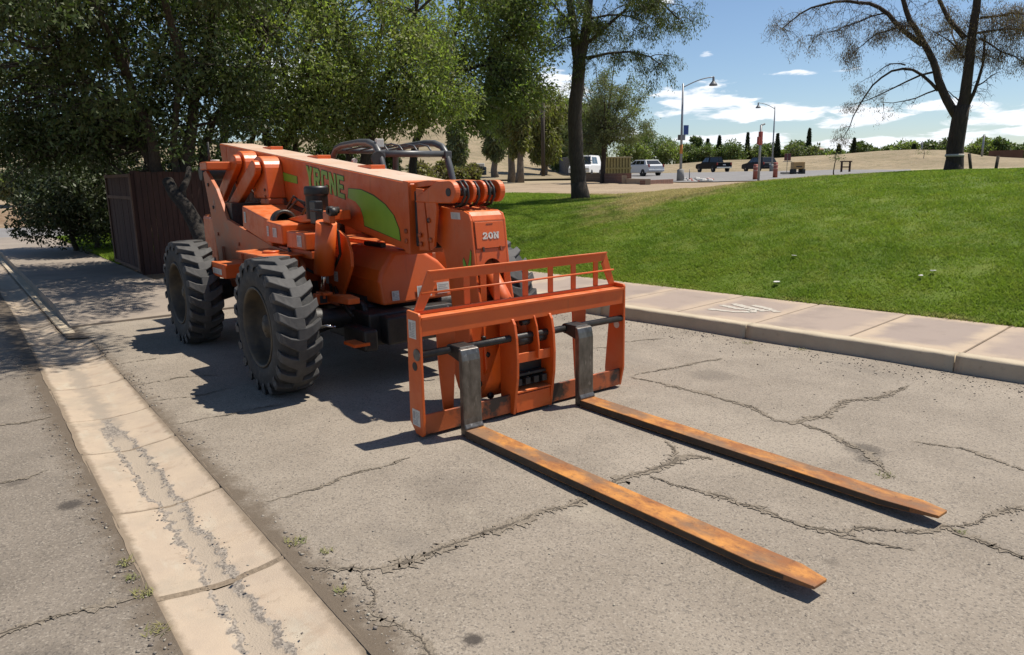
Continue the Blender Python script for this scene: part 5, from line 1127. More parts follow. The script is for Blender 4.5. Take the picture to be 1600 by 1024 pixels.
dense_tree('leafy_tree', P3(575, 17.5, .5), [([P3(578, 17.5, .4), up(575, 17.5, 240), up(575, 17.5, 170), up(540, 17.5, 60)], .20, .08), ([up(575, 17.5, 190), up(610, 17.5, 110), up(650, 17, 20)], .10, .05), ([P3(560, 17.8, .4), up(545, 17.8, 230), up(560, 17.6, 140), up(600, 17.5, 30)], .10, .04), ([up(574, 17.5, 215), up(600, 17.4, 180), up(630, 17, 120)], .06, .03)],
    [(up(590, 17, 70), (1.4, 1.4, 1.5), 1.2), (up(660, 17, 110), (1.1, 1.2, 1.1), 1.0), (up(620, 17, -40), (1.9, 1.6, 1.1), .45), (up(690, 16.5, 150), (.8, .9, .55), .55), (up(540, 17.2, 20), (1.0, 1.2, 1.3), .6), (up(640, 17, 178), (.7, .7, .35), .35), (up(545, 17.2, 185), (.7, .7, .45), .45), (up(600, 17.6, 192), (.7, .6, .35), .35)],
    'green tree with a thick dark trunk just left of the grey cab guard', group='trees behind the telehandler', leaf=M_LF1, clumps=160, per=180, size=.10, crad=.50, seed=14)
dense_tree('leafy_tree', P3(700, 21, .8), [([P3(640, 21, .8), up(650, 21, 220), up(690, 21, 120), up(720, 21, 20)], .13, .05), ([up(665, 21, 190), up(640, 21, 120), up(660, 21, 40)], .07, .03), ([up(690, 21, 130), up(760, 20.5, 100), up(800, 20.5, 40)], .07, .03)],
    [(up(740, 20.5, 70), (1.6, 1.5, 1.6), 1.2), (up(800, 20.5, 60), (1.1, 1.2, 1.6), .9), (up(740, 20, -40), (2.2, 1.6, 1.2), .4), (up(735, 20, 165), (1.0, 1.0, .55), .55), (up(800, 20, 145), (.8, .8, .7), .5), (up(835, 20.5, 20), (.8, 1, 1.3), .5), (up(680, 20.8, 120), (.9, .9, .9), .4)],
    'wide green tree whose branches hang over the sunlit dirt right of the cab guard', group='trees behind the telehandler', leaf=M_LF2, clumps=165, per=190, size=.115, crad=.56, seed=15)
dense_tree('leafy_tree', P3(510, 23, .8), [([P3(500, 23, .8), up(500, 23, 200), up(510, 23, 60)], .14, .06), ([P3(350, 22, .6), up(352, 22, 210), up(340, 22, 60)], .14, .05)],
    [(up(500, 23, 60), (2.4, 2, 2.2), 1.2), (up(350, 22, 60), (2.4, 2, 2.0), 1.2), (up(640, 23.5, 60), (2.0, 1.6, 2.0), 1.0), (up(430, 22.5, 175), (1.6, 1, .5), .35)],
    'dark green tree filling the gaps between the trees behind the telehandler', group='trees behind the telehandler', leaf=M_LF2, clumps=80, per=150, size=.15, crad=.75, seed=16)
# shaggy trees with grey trunks near the chain-link fence
def shaggy(px, dist, top, wpx, label, seed, leaf, base_py=None, leafy_down=.35):
    b_ = far(px, dist); m_ = mpp(b_); w = wpx*m_
    z1 = up(px, dist, top)[2]; z0 = b_[2]
    return dense_tree('shaggy_tree', b_, [([b_-[0, 0, .2], b_+[.1, 0, (z1-z0)*.3], b_+[-.1, .1, (z1-z0)*.9]], .22*dist/60+.1, .08)],
        [(b_+[0, 0, (z1-z0)*.66], (w*.5, w*.5, (z1-z0)*.33), 1.2), (b_+[0, 0, (z1-z0)*(leafy_down+.06)], (w*.40, w*.40, (z1-z0)*.2), .7)], label, leaf=leaf, bark=M_BARKG, clumps=80, per=180, size=.0062*dist, crad=w*.2, seed=seed, droop=1.0, flat=(.8, .8, 1.2), aspect=.3)
shaggy(800, 58, 40, 62, 'shaggy green tree with a grey trunk left of the chain-link fence', 21, M_LF2)
shaggy(812, 56, 95, 40, 'shaggy tree with the thickest ivy-like trunk beside the construction yard', 22, M_LF4)
shaggy(848, 78, 130, 70, 'olive yellow drooping tree behind the dark wooden utility pole', 23, M_LF4)
shaggy(885, 90, 150, 60, 'dark green drooping tree behind the chain-link fence', 24, M_LF2, leafy_down=.2)
shaggy(775, 70, 130, 40, 'grey-green tree above the dark blue portable toilet', 25, M_LF5)
shaggy(925, 95, 160, 50, 'dull green tree behind the white van', 26, M_LF5, leafy_down=.2)
shaggy(715, 48, 190, 30, 'thin dry sapling against the tan hillside', 27, M_LF5)
def bush(px, dist, top, wpx, label, seed, leaf, name='shrub', group=None, per=140, clumps=22, bpy_=None, sz=.0058, zadd=0.0):
    b_ = far(px, dist); b_[2] += zadd; m_ = mpp(b_); w = wpx*m_*.5; h = max(.3, up(px, dist, top)[2]-b_[2])
    return dense_tree(name, b_, [([b_-[0, 0, .3], b_+[0, 0, h*.6]], .03*h, .02)], [(b_+[0, 0, h*.52], (w*.8, w*.8, h*.40), 1)], label, 'bush' if name != 'round_tree' else 'tree', group, leaf=leaf, bark=M_BARKG, clumps=clumps, per=per, size=sz*dist, crad=min(w, h)*.42, seed=seed, droop=.1, inner=.3, twigs=False)
for i, (px, d_, top, w, lab) in enumerate(((660, 42, 252, 56, 'widest dry shrub seen through the bars of the cab guard'), (735, 52, 258, 34, 'dry low shrub left of the dark blue portable toilet'), (712, 44, 262, 40, 'dry low shrub right of the cab guard on the dirt'), (690, 50, 250, 30, 'dry shrub in line with the right post of the cab guard'))):
    bush(px, d_, top, w, lab, 40+i, M_LF9, group='low shrubs on the dirt')
for i, (px, d_, top, w, lab) in enumerate(((10, 46, 266, 44, 'pale green shrub on the bank at the left edge of the picture'), (50, 52, 264, 36, 'pale green shrub on the bank half hidden by the dark bush'))):
    bush(px, d_, top, w, lab, 50+i, M_LF5, group='shrubs on the left bank', zadd=.6)
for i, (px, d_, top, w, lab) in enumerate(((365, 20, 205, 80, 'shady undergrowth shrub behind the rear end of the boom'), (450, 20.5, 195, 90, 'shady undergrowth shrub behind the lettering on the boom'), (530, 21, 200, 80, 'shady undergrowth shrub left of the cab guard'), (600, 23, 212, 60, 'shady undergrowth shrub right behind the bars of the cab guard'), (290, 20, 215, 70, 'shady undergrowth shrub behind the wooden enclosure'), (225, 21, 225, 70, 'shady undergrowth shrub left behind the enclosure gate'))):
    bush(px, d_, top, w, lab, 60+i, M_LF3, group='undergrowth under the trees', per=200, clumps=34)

# tall tree standing on the lawn edge, with a clean dark trunk
def limb(tr, pts, r0, r1, n=8, caps=True):
    P = [np.array(p, float) for p in pts]; s = np.concatenate([[0], np.cumsum([np.linalg.norm(b_-a) for a, b_ in zip(P[:-1], P[1:])])]); k = max(6, int(s[-1]/.25))
    q = np.linspace(0, s[-1], k); A = np.array(P); t = s
    # smooth through the points with Catmull-like averaging
    F = np.stack([np.interp(q, t, A[:, i]) for i in range(3)], -1)
    for _ in range(3): F[1:-1] = (F[:-2]+2*F[1:-1]+F[2:])/4
    F[1:-1] += RNG.normal(0, .012, F[1:-1].shape); rr = list(np.linspace(r0, r1, k))
    tr.tube(list(F), rr, n, caps); return F
def sprays(tr, F, rg, n, length, r, droop, out, depth=2, bias=None):
    """twigs that leave a limb, each carrying smaller twigs; collects leaf points"""
    for _ in range(n):
        i = rg.integers(len(F)//5, len(F)); p = F[i]; d = rg.normal(0, 1, 3); d[2] = d[2]*.5+.15
        if bias is not None: d += np.array(bias)
        d /= np.linalg.norm(d); L = length*rg.uniform(.5, 1.2); k = 6; pts = [p]
        for j in range(k):
            d = d+rg.normal(0, .16, 3)+np.array([0, 0, -droop*.16]); d /= np.linalg.norm(d); pts.append(pts[-1]+d*L/k)
        tr.tube(pts, list(np.linspace(r, r*.25, k+1)), 4 if depth > 1 else 3, False)
        if depth > 0: sprays(tr, np.array(pts), rg, 5, length*.5, r*.5, droop*1.3, out, depth-1)
        if depth <= 1: out += pts[2:]
def lawn_tree():
    dist = 20.0; b_ = at(908, 311); dist = float(np.hypot(b_[0], b_[1])); rg = np.random.default_rng(5)
    root = thing('lawn_tree', b_, 'tall tree with a dark bare trunk standing on the lawn right of the boom', 'tree'); tr = MB(); tr2 = MB(); out = []
    U = lambda x, y, dd=0: up(x, dist+dd, y)
    k = mpp(b_)
    t0 = limb(tr, [b_-[0, 0, .15], U(903, 280), U(899, 230), U(897, 180), U(903, 130), U(905, 90)], 12.5*k, 9.5*k, 14)
    tr.tube([b_-[0, 0, .2], U(906, 300), U(904, 285)], [17*k, 14*k, 12*k], 14)
    A = limb(tr, [U(903, 110), U(898, 60), U(890, 0), U(885, -60), U(880, -160)], 7*k, 3*k); B = limb(tr, [U(905, 100), U(915, 50), U(921, 0), U(930, -70), U(950, -180)], 8*k, 3*k)
    C_ = limb(tr, [U(916, 92), U(940, 82), U(975, 81), U(1003, 80), U(1030, 100)], 2.6*k, .9*k, 6); D_ = limb(tr, [U(920, 66), U(950, 40), U(985, 10), U(1020, -30, .5)], 3*k, 1*k, 6)
    E_ = limb(tr, [U(895, 45), U(878, 20), U(862, 5), U(840, -20)], 2.5*k, 1*k, 6); F_ = limb(tr, [U(926, -20), U(980, -20), U(1040, 5), U(1060, 30)], 3*k, 1*k, 6); G_ = limb(tr, [U(900, 60), U(880, 55), U(865, 70)], 1.6*k, .7*k, 5)
    H_ = limb(tr, [U(918, 30), U(960, 20), U(990, 25), U(1015, 40)], 2*k, .7*k, 5)
    pts = []
    for L_, n, le, bias in ((C_, 9, .8, (.4, 0, -.1)), (D_, 12, 1.1, (.3, 0, .1)), (F_, 12, 1.1, (.3, -.1, -.1)), (E_, 5, .8, None), (G_, 3, .5, None), (A, 6, 1.2, None), (B, 8, 1.3, None), (H_, 8, .8, (.2, 0, 0))): sprays(tr, L_, rg, n, le, .9*k, 1.1, pts, 1, bias)
    tr.build('trunk', M_BARK, root)
    P = np.array(pts); P = P[rg.random(len(P)) < .62]
    hc = []
    for x, y, z in ((14.6, 12.6, 9.0), (12.6, 13.6, 9.4), (15.6, 11.2, 8.6), (13.4, 15.2, 9.2), (16.2, 13.6, 9.4), (14.2, 10.8, 9.0), (11.8, 12.4, 9.2), (14.4, 13.4, 10.4), (12.7, 10.3, 8.7), (11.2, 10.9, 8.9)):
        s0 = B[-1] if x > 14 else A[-1]; tr2.tube(wander(s0, (x, y, z), 5, .15), [.05, .045, .04, .03, .022, .012], 6)
        hc += [np.array((x, y, z))+rg.normal(0, 1, 3)*np.array((.9, .9, .45)) for _ in range(15)]
    tr2.build('limbs', M_BARK, root); P = np.concatenate([P, np.repeat(np.array(hc), 7, 0)+rg.normal(0, .3, (len(hc)*7, 3))])
    V = leaf_quads(P, 26, .17, .085, 1.2, .22, rg, (1, 1, 1)); stuff(np_mesh('crown', V, quadF(len(V)//4), leafm('narrow_leaf', (.085, .105, .030), (.12, .135, .045)), root))
lawn_tree()
def right_tree():
    dist = 21.5; rg = np.random.default_rng(9); b_ = P3(1489, dist, gz(1489, dist)); k = mpp(b_); U = lambda x, y, dd=0: up(x, dist+dd, y)
    root = thing('sparse_tree', b_, 'big forked tree with sparse dry brown foliage on the crest of the lawn', 'tree'); tr = MB(); pts = []
    limb(tr, [b_-[0, 0, .4], U(1491, 262), U(1494, 225), U(1499, 185), U(1503, 165)], 13*k, 11*k, 14)
    tr.tube([b_-[0, 0, .5], U(1489.5, 266), U(1491, 250)], [15*k, 14*k, 12*k], 14)
    R1 = limb(tr, [U(1500, 190), U(1510, 140), U(1515, 90), U(1521, 40), U(1529, -10), U(1540, -90)], 8.5*k, 4*k, 12)
    L1 = limb(tr, [U(1497, 186), U(1478, 165), U(1470, 130), U(1459, 90), U(1440, 68), U(1426, 40), U(1410, 0), U(1396, -50)], 7*k, 2.6*k, 10)
    L2 = limb(tr, [U(1441, 70), U(1420, 60), U(1400, 35), U(1372, 5), U(1330, 0), U(1290, 5), U(1250, 15), U(1222, 45)], 4.2*k, .8*k, 8)
    L3 = limb(tr, [U(1466, 142), U(1450, 120), U(1430, 104), U(1408, 102), U(1380, 115), U(1362, 130), U(1345, 158), U(1328, 195), U(1318, 215)], 2.6*k, .5*k, 7)
    L4 = limb(tr, [U(1462, 112), U(1440, 113), U(1415, 125), U(1385, 145), U(1355, 160), U(1335, 163)], 1.9*k, .5*k, 6)
    L5 = limb(tr, [U(1465, 140), U(1440, 150), U(1410, 162), U(1380, 160)], 1.4*k, .4*k, 5)
    R2 = limb(tr, [U(1512, 165), U(1530, 130), U(1540, 90), U(1539, 55)], 3*k, 1.2*k, 7); R3 = limb(tr, [U(1528, 134), U(1545, 122), U(1563, 112)], 1.2*k, .4*k, 5)
    R4 = limb(tr, [U(1508, 60), U(1490, 45), U(1475, 20), U(1462, -10), U(1450, -60)], 4*k, 1.6*k, 8); R5 = limb(tr, [U(1525, 52), U(1560, 42), U(1600, 45), U(1640, 60)], 2*k, .7*k, 6)
    R6 = limb(tr, [U(1531, 28), U(1570, 18), U(1620, 20), U(1680, 40)], 2*k, .7*k, 6); L6 = limb(tr, [U(1500, 82), U(1480, 60), U(1450, 45)], 1.4*k, .5*k, 5); R7 = limb(tr, [U(1500, 160), U(1480, 142)], 1.2*k, .5*k, 5); L7 = limb(tr, [U(1430, 40), U(1400, 38), U(1370, 50), U(1340, 75), U(1320, 95)], 1.6*k, .4*k, 5)
    L8 = limb(tr, [U(1385, 20), U(1350, 30), U(1310, 45), U(1280, 55)], 1.4*k, .4*k, 5); L9 = limb(tr, [U(1415, 102), U(1390, 95), U(1362, 120)], 1.2*k, .4*k, 5)
    R8 = limb(tr, [U(1530, 60), U(1560, 80), U(1590, 90), U(1620, 110)], 1.6*k, .5*k, 5); B1 = limb(tr, [U(1505, 90), U(1490, 60, 1.2), U(1480, 10, 2)], 2*k, .8*k, 6)
    for F, n, le, bias in ((L2, 34, .75, (-.1, 0, -.1)), (L3, 6, .4, None), (L4, 5, .4, None), (L5, 5, .4, None), (L1, 16, .8, None), (R4, 12, .8, None), (R5, 12, .7, None), (R6, 12, .7, None), (R2, 6, .5, None), (L6, 6, .5, None), (L7, 16, .55, None), (L8, 16, .55, None), (L9, 4, .4, None), (R8, 12, .6, None), (R1, 14, .8, None), (B1, 8, .7, None), (R3, 3, .4, None)):
        sprays(tr, F, rg, int(n*1.5), le, .5*k, 1.0, pts, 1, bias)
    tr.build('trunk', M_BARKB, root)
    P = np.array(pts); P = P[rg.random(len(P)) < .6]; P = P[vnoise(P[:, 0]+3, P[:, 2]+5, 1.3)+rg.normal(0, .12, len(P)) > .36]
    V = leaf_quads(P, 22, .14, .058, 1.6, .2, rg, (1, 1, 1.2)); stuff(np_mesh('crown', V, quadF(len(V)//4), M_LF6, root))
    bd = MB(); c0 = U(1500, 243); tv = RT*1.0
    bd.lathe(tuple(U(1491.5, 243)), 2, [(-.03, 13.4*k), (.03, 13.3*k)], 18); bd.build('trunk_band', mat('pale_band', (.50, .46, .40), rough=.8), root)
right_tree()
# round crowned tree with bare stems by the planters
def bare_round():
    b_ = at(941, 286); dist = float(np.hypot(b_[0], b_[1])); U = lambda x, y, dd=0: up(x, dist+dd, y); k = mpp(b_); rg = np.random.default_rng(3)
    root = thing('round_tree', b_, 'round crowned half bare tree between the dark trunk and the lamp post', 'tree'); tr = MB(); pts = []
    limb(tr, [b_-[0, 0, .2], U(943, 250), U(945, 215), U(946, 190)], 4.2*k, 3*k, 8)
    for x, y, dd in ((905, 120, -1), (930, 100, 1), (960, 95, -1), (985, 115, 1), (1005, 150, 0), (1010, 195, -1), (900, 160, 1), (895, 200, 0), (975, 140, 2), (945, 110, -2), (990, 175, -2), (920, 140, 2), (1000, 220, 1), (905, 225, -1)):
        F = limb(tr, [U(945, 232-random.random()*35), U((945+x)/2, (215+y)/2+4, dd*.5), U(x, y, dd)], 1.5*k, .5*k, 5, False); sprays(tr, F, rg, 12, 1.3, .35*k, .5, pts, 1)
    tr.build('trunk', M_BARKB, root); P = np.array(pts); P = P[rg.random(len(P)) < .8]; V = leaf_quads(P, 7, .35, .17, .6, .3, rg)
    stuff(np_mesh('crown', V, quadF(len(V)//4), M_LF5, root))
bare_round()
# line of shrubs and trees along the far side
FAR = [(1016, 205, 60, 150, 'broad green tree above the white car, tallest of the far line there'), (1045, 222, 44, 146, 'low green tree left of the lamp post with the banner'), (1083, 203, 22, 158, 'narrow dark tree rising just right of the blue banner'), (1072, 226, 40, 150, 'rounded shrub right behind the lamp post base'),
       (1095, 226, 40, 146, 'rounded green shrub above the hood of the black pickup'), (1120, 226, 40, 150, 'rounded green shrub above the cab of the black pickup'), (1143, 222, 44, 146, 'big bright green shrub above the tail of the black pickup'), (1175, 232, 36, 150, 'low green shrub above the hood of the dark SUV'), (1192, 222, 36, 156, 'green tree behind the red box of the camera pole'), (1224, 236, 30, 150, 'low green shrub right of the widest cypress'),
       (1243, 217, 36, 165, 'dark round tree just left of the tallest cypress'), (1250, 228, 56, 148, 'wide green shrub in front of the tallest cypress'), (1284, 234, 28, 152, 'low green shrub just right of the beige house'), (1304, 236, 34, 150, 'low green shrub around the small cypress on the hill'), (1338, 223, 34, 156, 'round green tree behind the slim cypress on the hill'), (1364, 233, 26, 165, 'pale small tree between the slim cypress and the dark shrubs'),
       (1384, 226, 26, 160, 'dark small tree left of a rounded tree on the hill crest'), (1408, 220, 44, 158, 'rounded green tree on the hill crest left of the thin distant pole'), (1446, 223, 32, 160, 'pale green tree right of the thin distant pole'), (1466, 219, 26, 160, 'dark green tree just left of the big forked trunk'), (1480, 224, 28, 158, 'green tree mostly hidden behind the big forked trunk'), (1525, 219, 46, 150, 'dull green tree around the thin grey utility pole'),
       (1553, 215, 24, 150, 'dark upright tree above the rust brown wall'), (1569, 223, 22, 152, 'small tree right of the dark upright one above the wall'), (1594, 221, 40, 146, 'rounded green tree at the right end of the rust brown wall'), (990, 212, 54, 146, 'green tree behind the crown of the half bare round tree')]
hzy = lambda px: 274-.01745*(px-800)
for i, (px, top, w, d_, lab) in enumerate(FAR):
    bush(px, d_, top, w*1.12, lab, 100+i, [M_LF7, M_LF2, M_LF7, M_LF5][i % 4], 'round_tree', 'far line of trees', per=150, clumps=24, sz=.0038, zadd=.8)
def cypress(px, top, bot, wpx, dist, label):
    b_ = far(px, dist); b_[2] = up(px, dist, bot)[2]; h = up(px, dist, top)[2]-b_[2]; w = wpx*mpp(b_)*.5
    root = thing('cypress', b_, label, 'tree', 'dark cypresses'); MB().tube([b_-[0, 0, 2], b_+[0, 0, h*.5]], .12, 6).build('trunk', M_BARKB, root)
    n = 3600; t = RNG.random(n); r = w*np.clip((1-t)*1.25, 0, 1)**.8*np.minimum(1, .5+t*4)*(.6+.4*RNG.random(n)); a = RNG.uniform(0, 6.28, n)
    C = np.stack([b_[0]+r*np.cos(a), b_[1]+r*np.sin(a), b_[2]+t*h], -1); V = leaf_quads(C, 1, .1, .34, -1.2, .4); stuff(np_mesh('crown', V, quadF(len(V)//4), M_LF8, root))
for px, top, bot, w, lab in ((1121, 214, 240, 7, 'short dark cypress above the black pickup'), (1103, 219, 240, 7, 'blunt dark cypress just left of the one above the black pickup'), (1164.5, 209, 250, 7, 'slim dark cypress between the black pickup and the dark SUV'), (1210.5, 211, 250, 10, 'widest dark cypress right behind the dark SUV'), (1259, 203, 245, 9, 'tallest dark cypress left of the small beige house'), (1329, 218, 245, 6, 'slim dark cypress in front of a round tree on the hill'), (1306, 228, 245, 5, 'small dark cypress on the hill right of the beige house'), (1422, 228, 240, 5, 'short dark cypress left of the big forked tree')):
    cypress(px, top, bot, w, 148, lab)
# sapling poles on the hill side
for px, py0, py1, lab in ((1303, 213, 274, 'thin bare sapling at the edge of the parking area'), (1443, 229, 248, 'small umbrella shaped sapling on the dry hill')):
    b_ = at(px, py0 if False else py1, 20, 110); d_ = float(np.hypot(b_[0], b_[1])); h = up(px, d_, py0+ (25 if px == 1303 else 0))[2]-b_[2]
    dense_tree('sapling', b_, [([b_-[0, 0, .1], b_+[0, 0, h*.5], b_+[.1, 0, h]], .05, .02)], [(b_+[0, 0, h*.8], (h*.28, h*.28, h*.16), 1)], lab, leaf=M_LF5, bark=M_BARKB, clumps=7, per=14, size=.16, crad=.4, seed=int(px))
# ------------------------------------------------------------------ wooden enclosure by the left pavement
M_WOOD = mat('dark_brown_boards', (.062, .026, .018), (.040, .018, .013), 3, rough=.85, bump=.4, bscale=30, stretch=(6, 6, .6))
M_WOODF = mat('worn_frame_timber', (.15, .085, .055), (.09, .05, .034), 4, rough=.85, bump=.3, bscale=30)
def enclosure():
    root = thing('wooden_enclosure', (2.75, 14.4, .1), 'dark brown board enclosure with a framed gate beside the left pavement', 'enclosure')
    gx, y0, y1, z0, z1 = 2.74, 14.42, 16.70, .20, 1.86
    n = 14; w = (y1-y0)/n
    me = None
    for i in range(n):
        b_ = MB().box(gx+random.uniform(-.004, .004), gx+.02, y0+i*w+.006, y0+(i+1)*w-.006, z0+random.uniform(-.01, .01), z1+random.uniform(-.008, .008)); b_.build('gate_board', M_WOOD, root)
    fr = MB(); fr.box(gx-.028, gx-.005, y0-.02, y0+.06, z0-.03, z1+.03); fr.box(gx-.028, gx-.005, y1-.05, y1+.03, z0-.03, z1+.03); fr.box(gx-.027, gx-.006, y0+.06, y1-.05, z1-.03, z1+.025); fr.box(gx-.027, gx-.006, y0+.06, y1-.05, z1-.42, z1-.36); fr.box(gx-.027, gx-.006, y0+.06, y1-.05, z0-.02, z0+.04)
    fr.build('gate_frame', M_WOODF, root, bevel=.004)
    n = 30; xa, xb = 2.80, 5.6; w = (xb-xa)/n
    for i in range(n):
        MB().box(xa+i*w+.003, xa+(i+1)*w-.003, 14.40+random.uniform(-.006, .006), 14.425, .10, 1.92+random.uniform(-.015, .015)).build('fence_board', M_WOOD, root)
    for x, y, z in ((2.80, 14.43, 1.94), (4.2, 14.43, 1.94), (5.58, 14.43, 1.94), (2.805, 16.68, 1.9)): MB().box(x-.045, x+.045, y, y+.09, 0, z).build('fence_post', M_WOOD, root)
    for z in (.4, 1.5): MB().box(2.8, 5.6, 14.427, 14.46, z, z+.09).build('fence_rail', M_WOOD, root)
    for i in range(22): MB().box(5.58, 5.60, 14.5+i*.15+.003, 14.65+i*.15-.003, .1, 1.9).build('fence_board', M_WOOD, root)
enclosure()

# ------------------------------------------------------------------ things round the parking area
M_POLE = mat('galvanised_pole', (.22, .23, .24), (.30, .31, .32), 3, rough=.45, metal=.4)
M_GREYM = mat('grey_metal', (.17, .175, .18), rough=.5, metal=.3)
def post_basis(px, py, top, near=6, farr=160):
    b_ = at(px, py, near, farr); return b_, float(np.hypot(b_[0], b_[1]))
def lamp(px, py, top, hx, hy, label, banner=False, dist=None):
    if dist: b_ = far(px, dist); d_ = dist
    else: b_, d_ = post_basis(px, py, top)
    k = mpp(b_); T_ = up(px, d_, top); h = T_[2]-b_[2]; s = (hx-px)*k; ex = RT*1.0; ex = np.array([ex[0], ex[1], 0]); ex /= np.linalg.norm(ex)
    root = thing('street_lamp', b_, label, 'street lamp', 'street lamps at the parking area')
    MB().tube([b_, b_+[0, 0, h*.5], b_+[0, 0, h]], [.095, .08, .06], 12).build('pole', M_POLE, root)
    MB().lathe(tuple(b_), 2, [(-.05, .26), (.75, .24), (.8, .14), (.82, 0)], 14).build('base', mat('concrete_base', (.25, .24, .22), rough=.9) if 'concrete_base' not in MATS else MATS['concrete_base'], root)
    e = up(px, d_, hy)[2]-b_[2]; arm = [b_+[0, 0, h-.25]+ex*s*t*1.0+np.array([0, 0, (e-h+.25)*math.sin(t*math.pi/2)]) for t in np.linspace(0, 1, 12)]
    MB().tube(arm, .035, 8).build('arm', M_POLE, root)
    hd_ = arm[-1]; MB().lathe((hd_[0], hd_[1], hd_[2]), 2, [(.08, .02), (.0, .07), (-.22, .08), (-.30, .13), (-.42, .24), (-.50, .28), (-.54, .27), (-.54, 0)], 16).build('lamp_head', M_GREYM, root)
    if banner:
        bz = up(px, d_, 196)[2]; bz0 = up(px, d_, 211)[2]; q = MB(); c = b_+ex*.12
        q.add([c+[0, 0, bz0-b_[2]], c+ex*.34+[0, 0, bz0-b_[2]], c+ex*.34+[0, 0, bz-b_[2]], c+[0, 0, bz-b_[2]]]+[p+FW*[1, 1, 0]*.02 for p in (c+[0, 0, bz0-b_[2]], c+ex*.34+[0, 0, bz0-b_[2]], c+ex*.34+[0, 0, bz-b_[2]], c+[0, 0, bz-b_[2]])],
              [(0, 1, 2, 3), (7, 6, 5, 4), (0, 4, 5, 1), (1, 5, 6, 2), (2, 6, 7, 3), (3, 7, 4, 0)]); q.build('banner', mat('blue_banner', (.03, .07, .25), (.05, .12, .35), 3, rough=.6), root)
        zt = up(px, d_, 224)[2]; MB().lathe((b_[0], b_[1], zt-.7), 2, [(0, .10), (.6, .10)], 10).build('pole_sticker', mat('orange_tape', (.55, .22, .05), rough=.6), root)
        MB().box(b_[0]-.25, b_[0]+.25, b_[1]-.12, b_[1]+.12, zt+.2, zt+.55).build('junction_box', M_GREYM, root)
lamp(1063, 283, 131, 1109, 122, 'grey street lamp with a blue banner and its arm pointing right', True)
lamp(1204, 262, 167, 1178, 161, 'grey street lamp with its arm pointing left, behind the dark SUV', False, 88)
# camera pole with a red box
b_, d_ = post_basis(1185, 283, 195); k = mpp(b_); r_ = thing('camera_pole', b_, 'slim grey pole with a red box and a small camera on top', 'pole')
zz = lambda y, x=1186: up(x, d_, y)[2]
MB().tube([b_, (b_[0], b_[1], zz(196))], .07, 10).build('pole', M_POLE, r_)
MB().box(b_[0]-.10, b_[0]+.10, b_[1]-.10, b_[1]+.10, zz(227), zz(206)).build('red_box', mat('dull_red_box', (.30, .055, .04), rough=.6), r_, bevel=.02)
MB().box(b_[0]-.26, b_[0]-.08, b_[1]-.08, b_[1]+.08, zz(226), zz(214)).build('side_box', MATS['dull_red_box'], r_, bevel=.02)
MB().tube([(b_[0], b_[1], zz(200)), (b_[0]+.02, b_[1], zz(196)), (b_[0]+.28, b_[1]-.05, zz(194))], .06, 8).build('camera', M_GREYM, r_)
# orange bollard drums
M_BOLL = mat('faded_orange_plastic', (.38, .10, .06), (.30, .08, .055), 6, rough=.6)
M_BAND = mat('reflective_band', (.44, .22, .17), rough=.5)
def bollard(px, py, top, label):
    b_, d_ = post_basis(px, py, top); h = up(px, d_, top)[2]-b_[2]; r = thing('bollard', b_, label, 'bollard', 'orange bollards at the parking area')
    MB().lathe(tuple(b_), 2, [(0, .17), (h*.97, .15), (h, .11), (h, 0)], 14).build('tube', M_BOLL, r)
    q = MB()
    for t in (.55, .78): q.lathe((b_[0], b_[1], b_[2]+h*t), 2, [(0, .166), (h*.08, .165)], 14)
    q.build('band', M_BAND, r)
bollard(1180, 281, 257, 'orange bollard just left of the camera pole'); bollard(1211, 278, 254, 'orange bollard just right of the dark SUV'); bollard(1039, 268, 259, 'small orange bollard beside the white car')
# yellow brown roller trailer, sign boards, small table, fence posts
def cube_set(name, label, cat, b_, parts, bev=.01):
    r = thing(name, b_, label, cat)
    ex = np.array([RT[0], RT[1], 0]); ex /= np.linalg.norm(ex); ey = np.array([-ex[1], ex[0], 0]); M = Matrix(((ex[0], ey[0], 0, b_[0]), (ex[1], ey[1], 0, b_[1]), (0, 0, 1, b_[2]), (0, 0, 0, 1)))
    for nm, m, bx in parts:
        q = MB()
        for x in bx: q.box(*x, M=M)
        q.build(nm, m, r, bevel=bev)
    return r
M_YEL = mat('tan_yellow_paint', (.42, .25, .09), (.34, .20, .07), 4, rough=.5); M_REDB = mat('maroon_board', (.12, .035, .035), rough=.6)
b_ = at(1237, 273); cube_set('compressor_trailer', 'tan yellow machine on a low dark trailer at the parking area', 'trailer', b_, [('engine_cover', M_YEL, [(0, .95, -.4, .4, .45, 1.05)]), ('trailer_bed', M_BLK, [(-.85, 1.0, -.45, .45, .08, .20)]), ('wheel', M_RUB, [(-.02, .22, -.5, .5, 0, .45), (.72, .98, -.5, .5, 0, .45)]), ('cover_vent', M_BLK, [(.2, .7, -.41, -.39, .6, .7)])], .04)
b_ = at(1229, 272); cube_set('sign_stand', 'pair of small maroon sign boards on a wire stand near the roller', 'sign', b_, [('left_board', M_REDB, [(-.28, -.03, -.02, .02, 1.15, 1.75)]), ('right_board', M_REDB, [(.03, .30, -.02, .02, 1.15, 1.75)]), ('stand', M_GREYM, [(-.02, .02, -.02, .02, 0, 1.8), (-.4, .4, -.02, .02, 1.05, 1.1)])])
b_ = at(1321, 269); cube_set('sawhorse', 'small dark wooden trestle at the edge of the parking area', 'trestle', b_, [('top_board', M_WOOD, [(-.5, .5, -.15, .15, .9, 1.0)]), ('leg', M_WOOD, [(-.45, -.33, -.1, .1, 0, .9)]), ('leg', M_WOOD, [(.3, .42, -.1, .1, 0, .9)]), ('rail', M_WOOD, [(-.33, .3, -.03, .03, .4, .5)])])
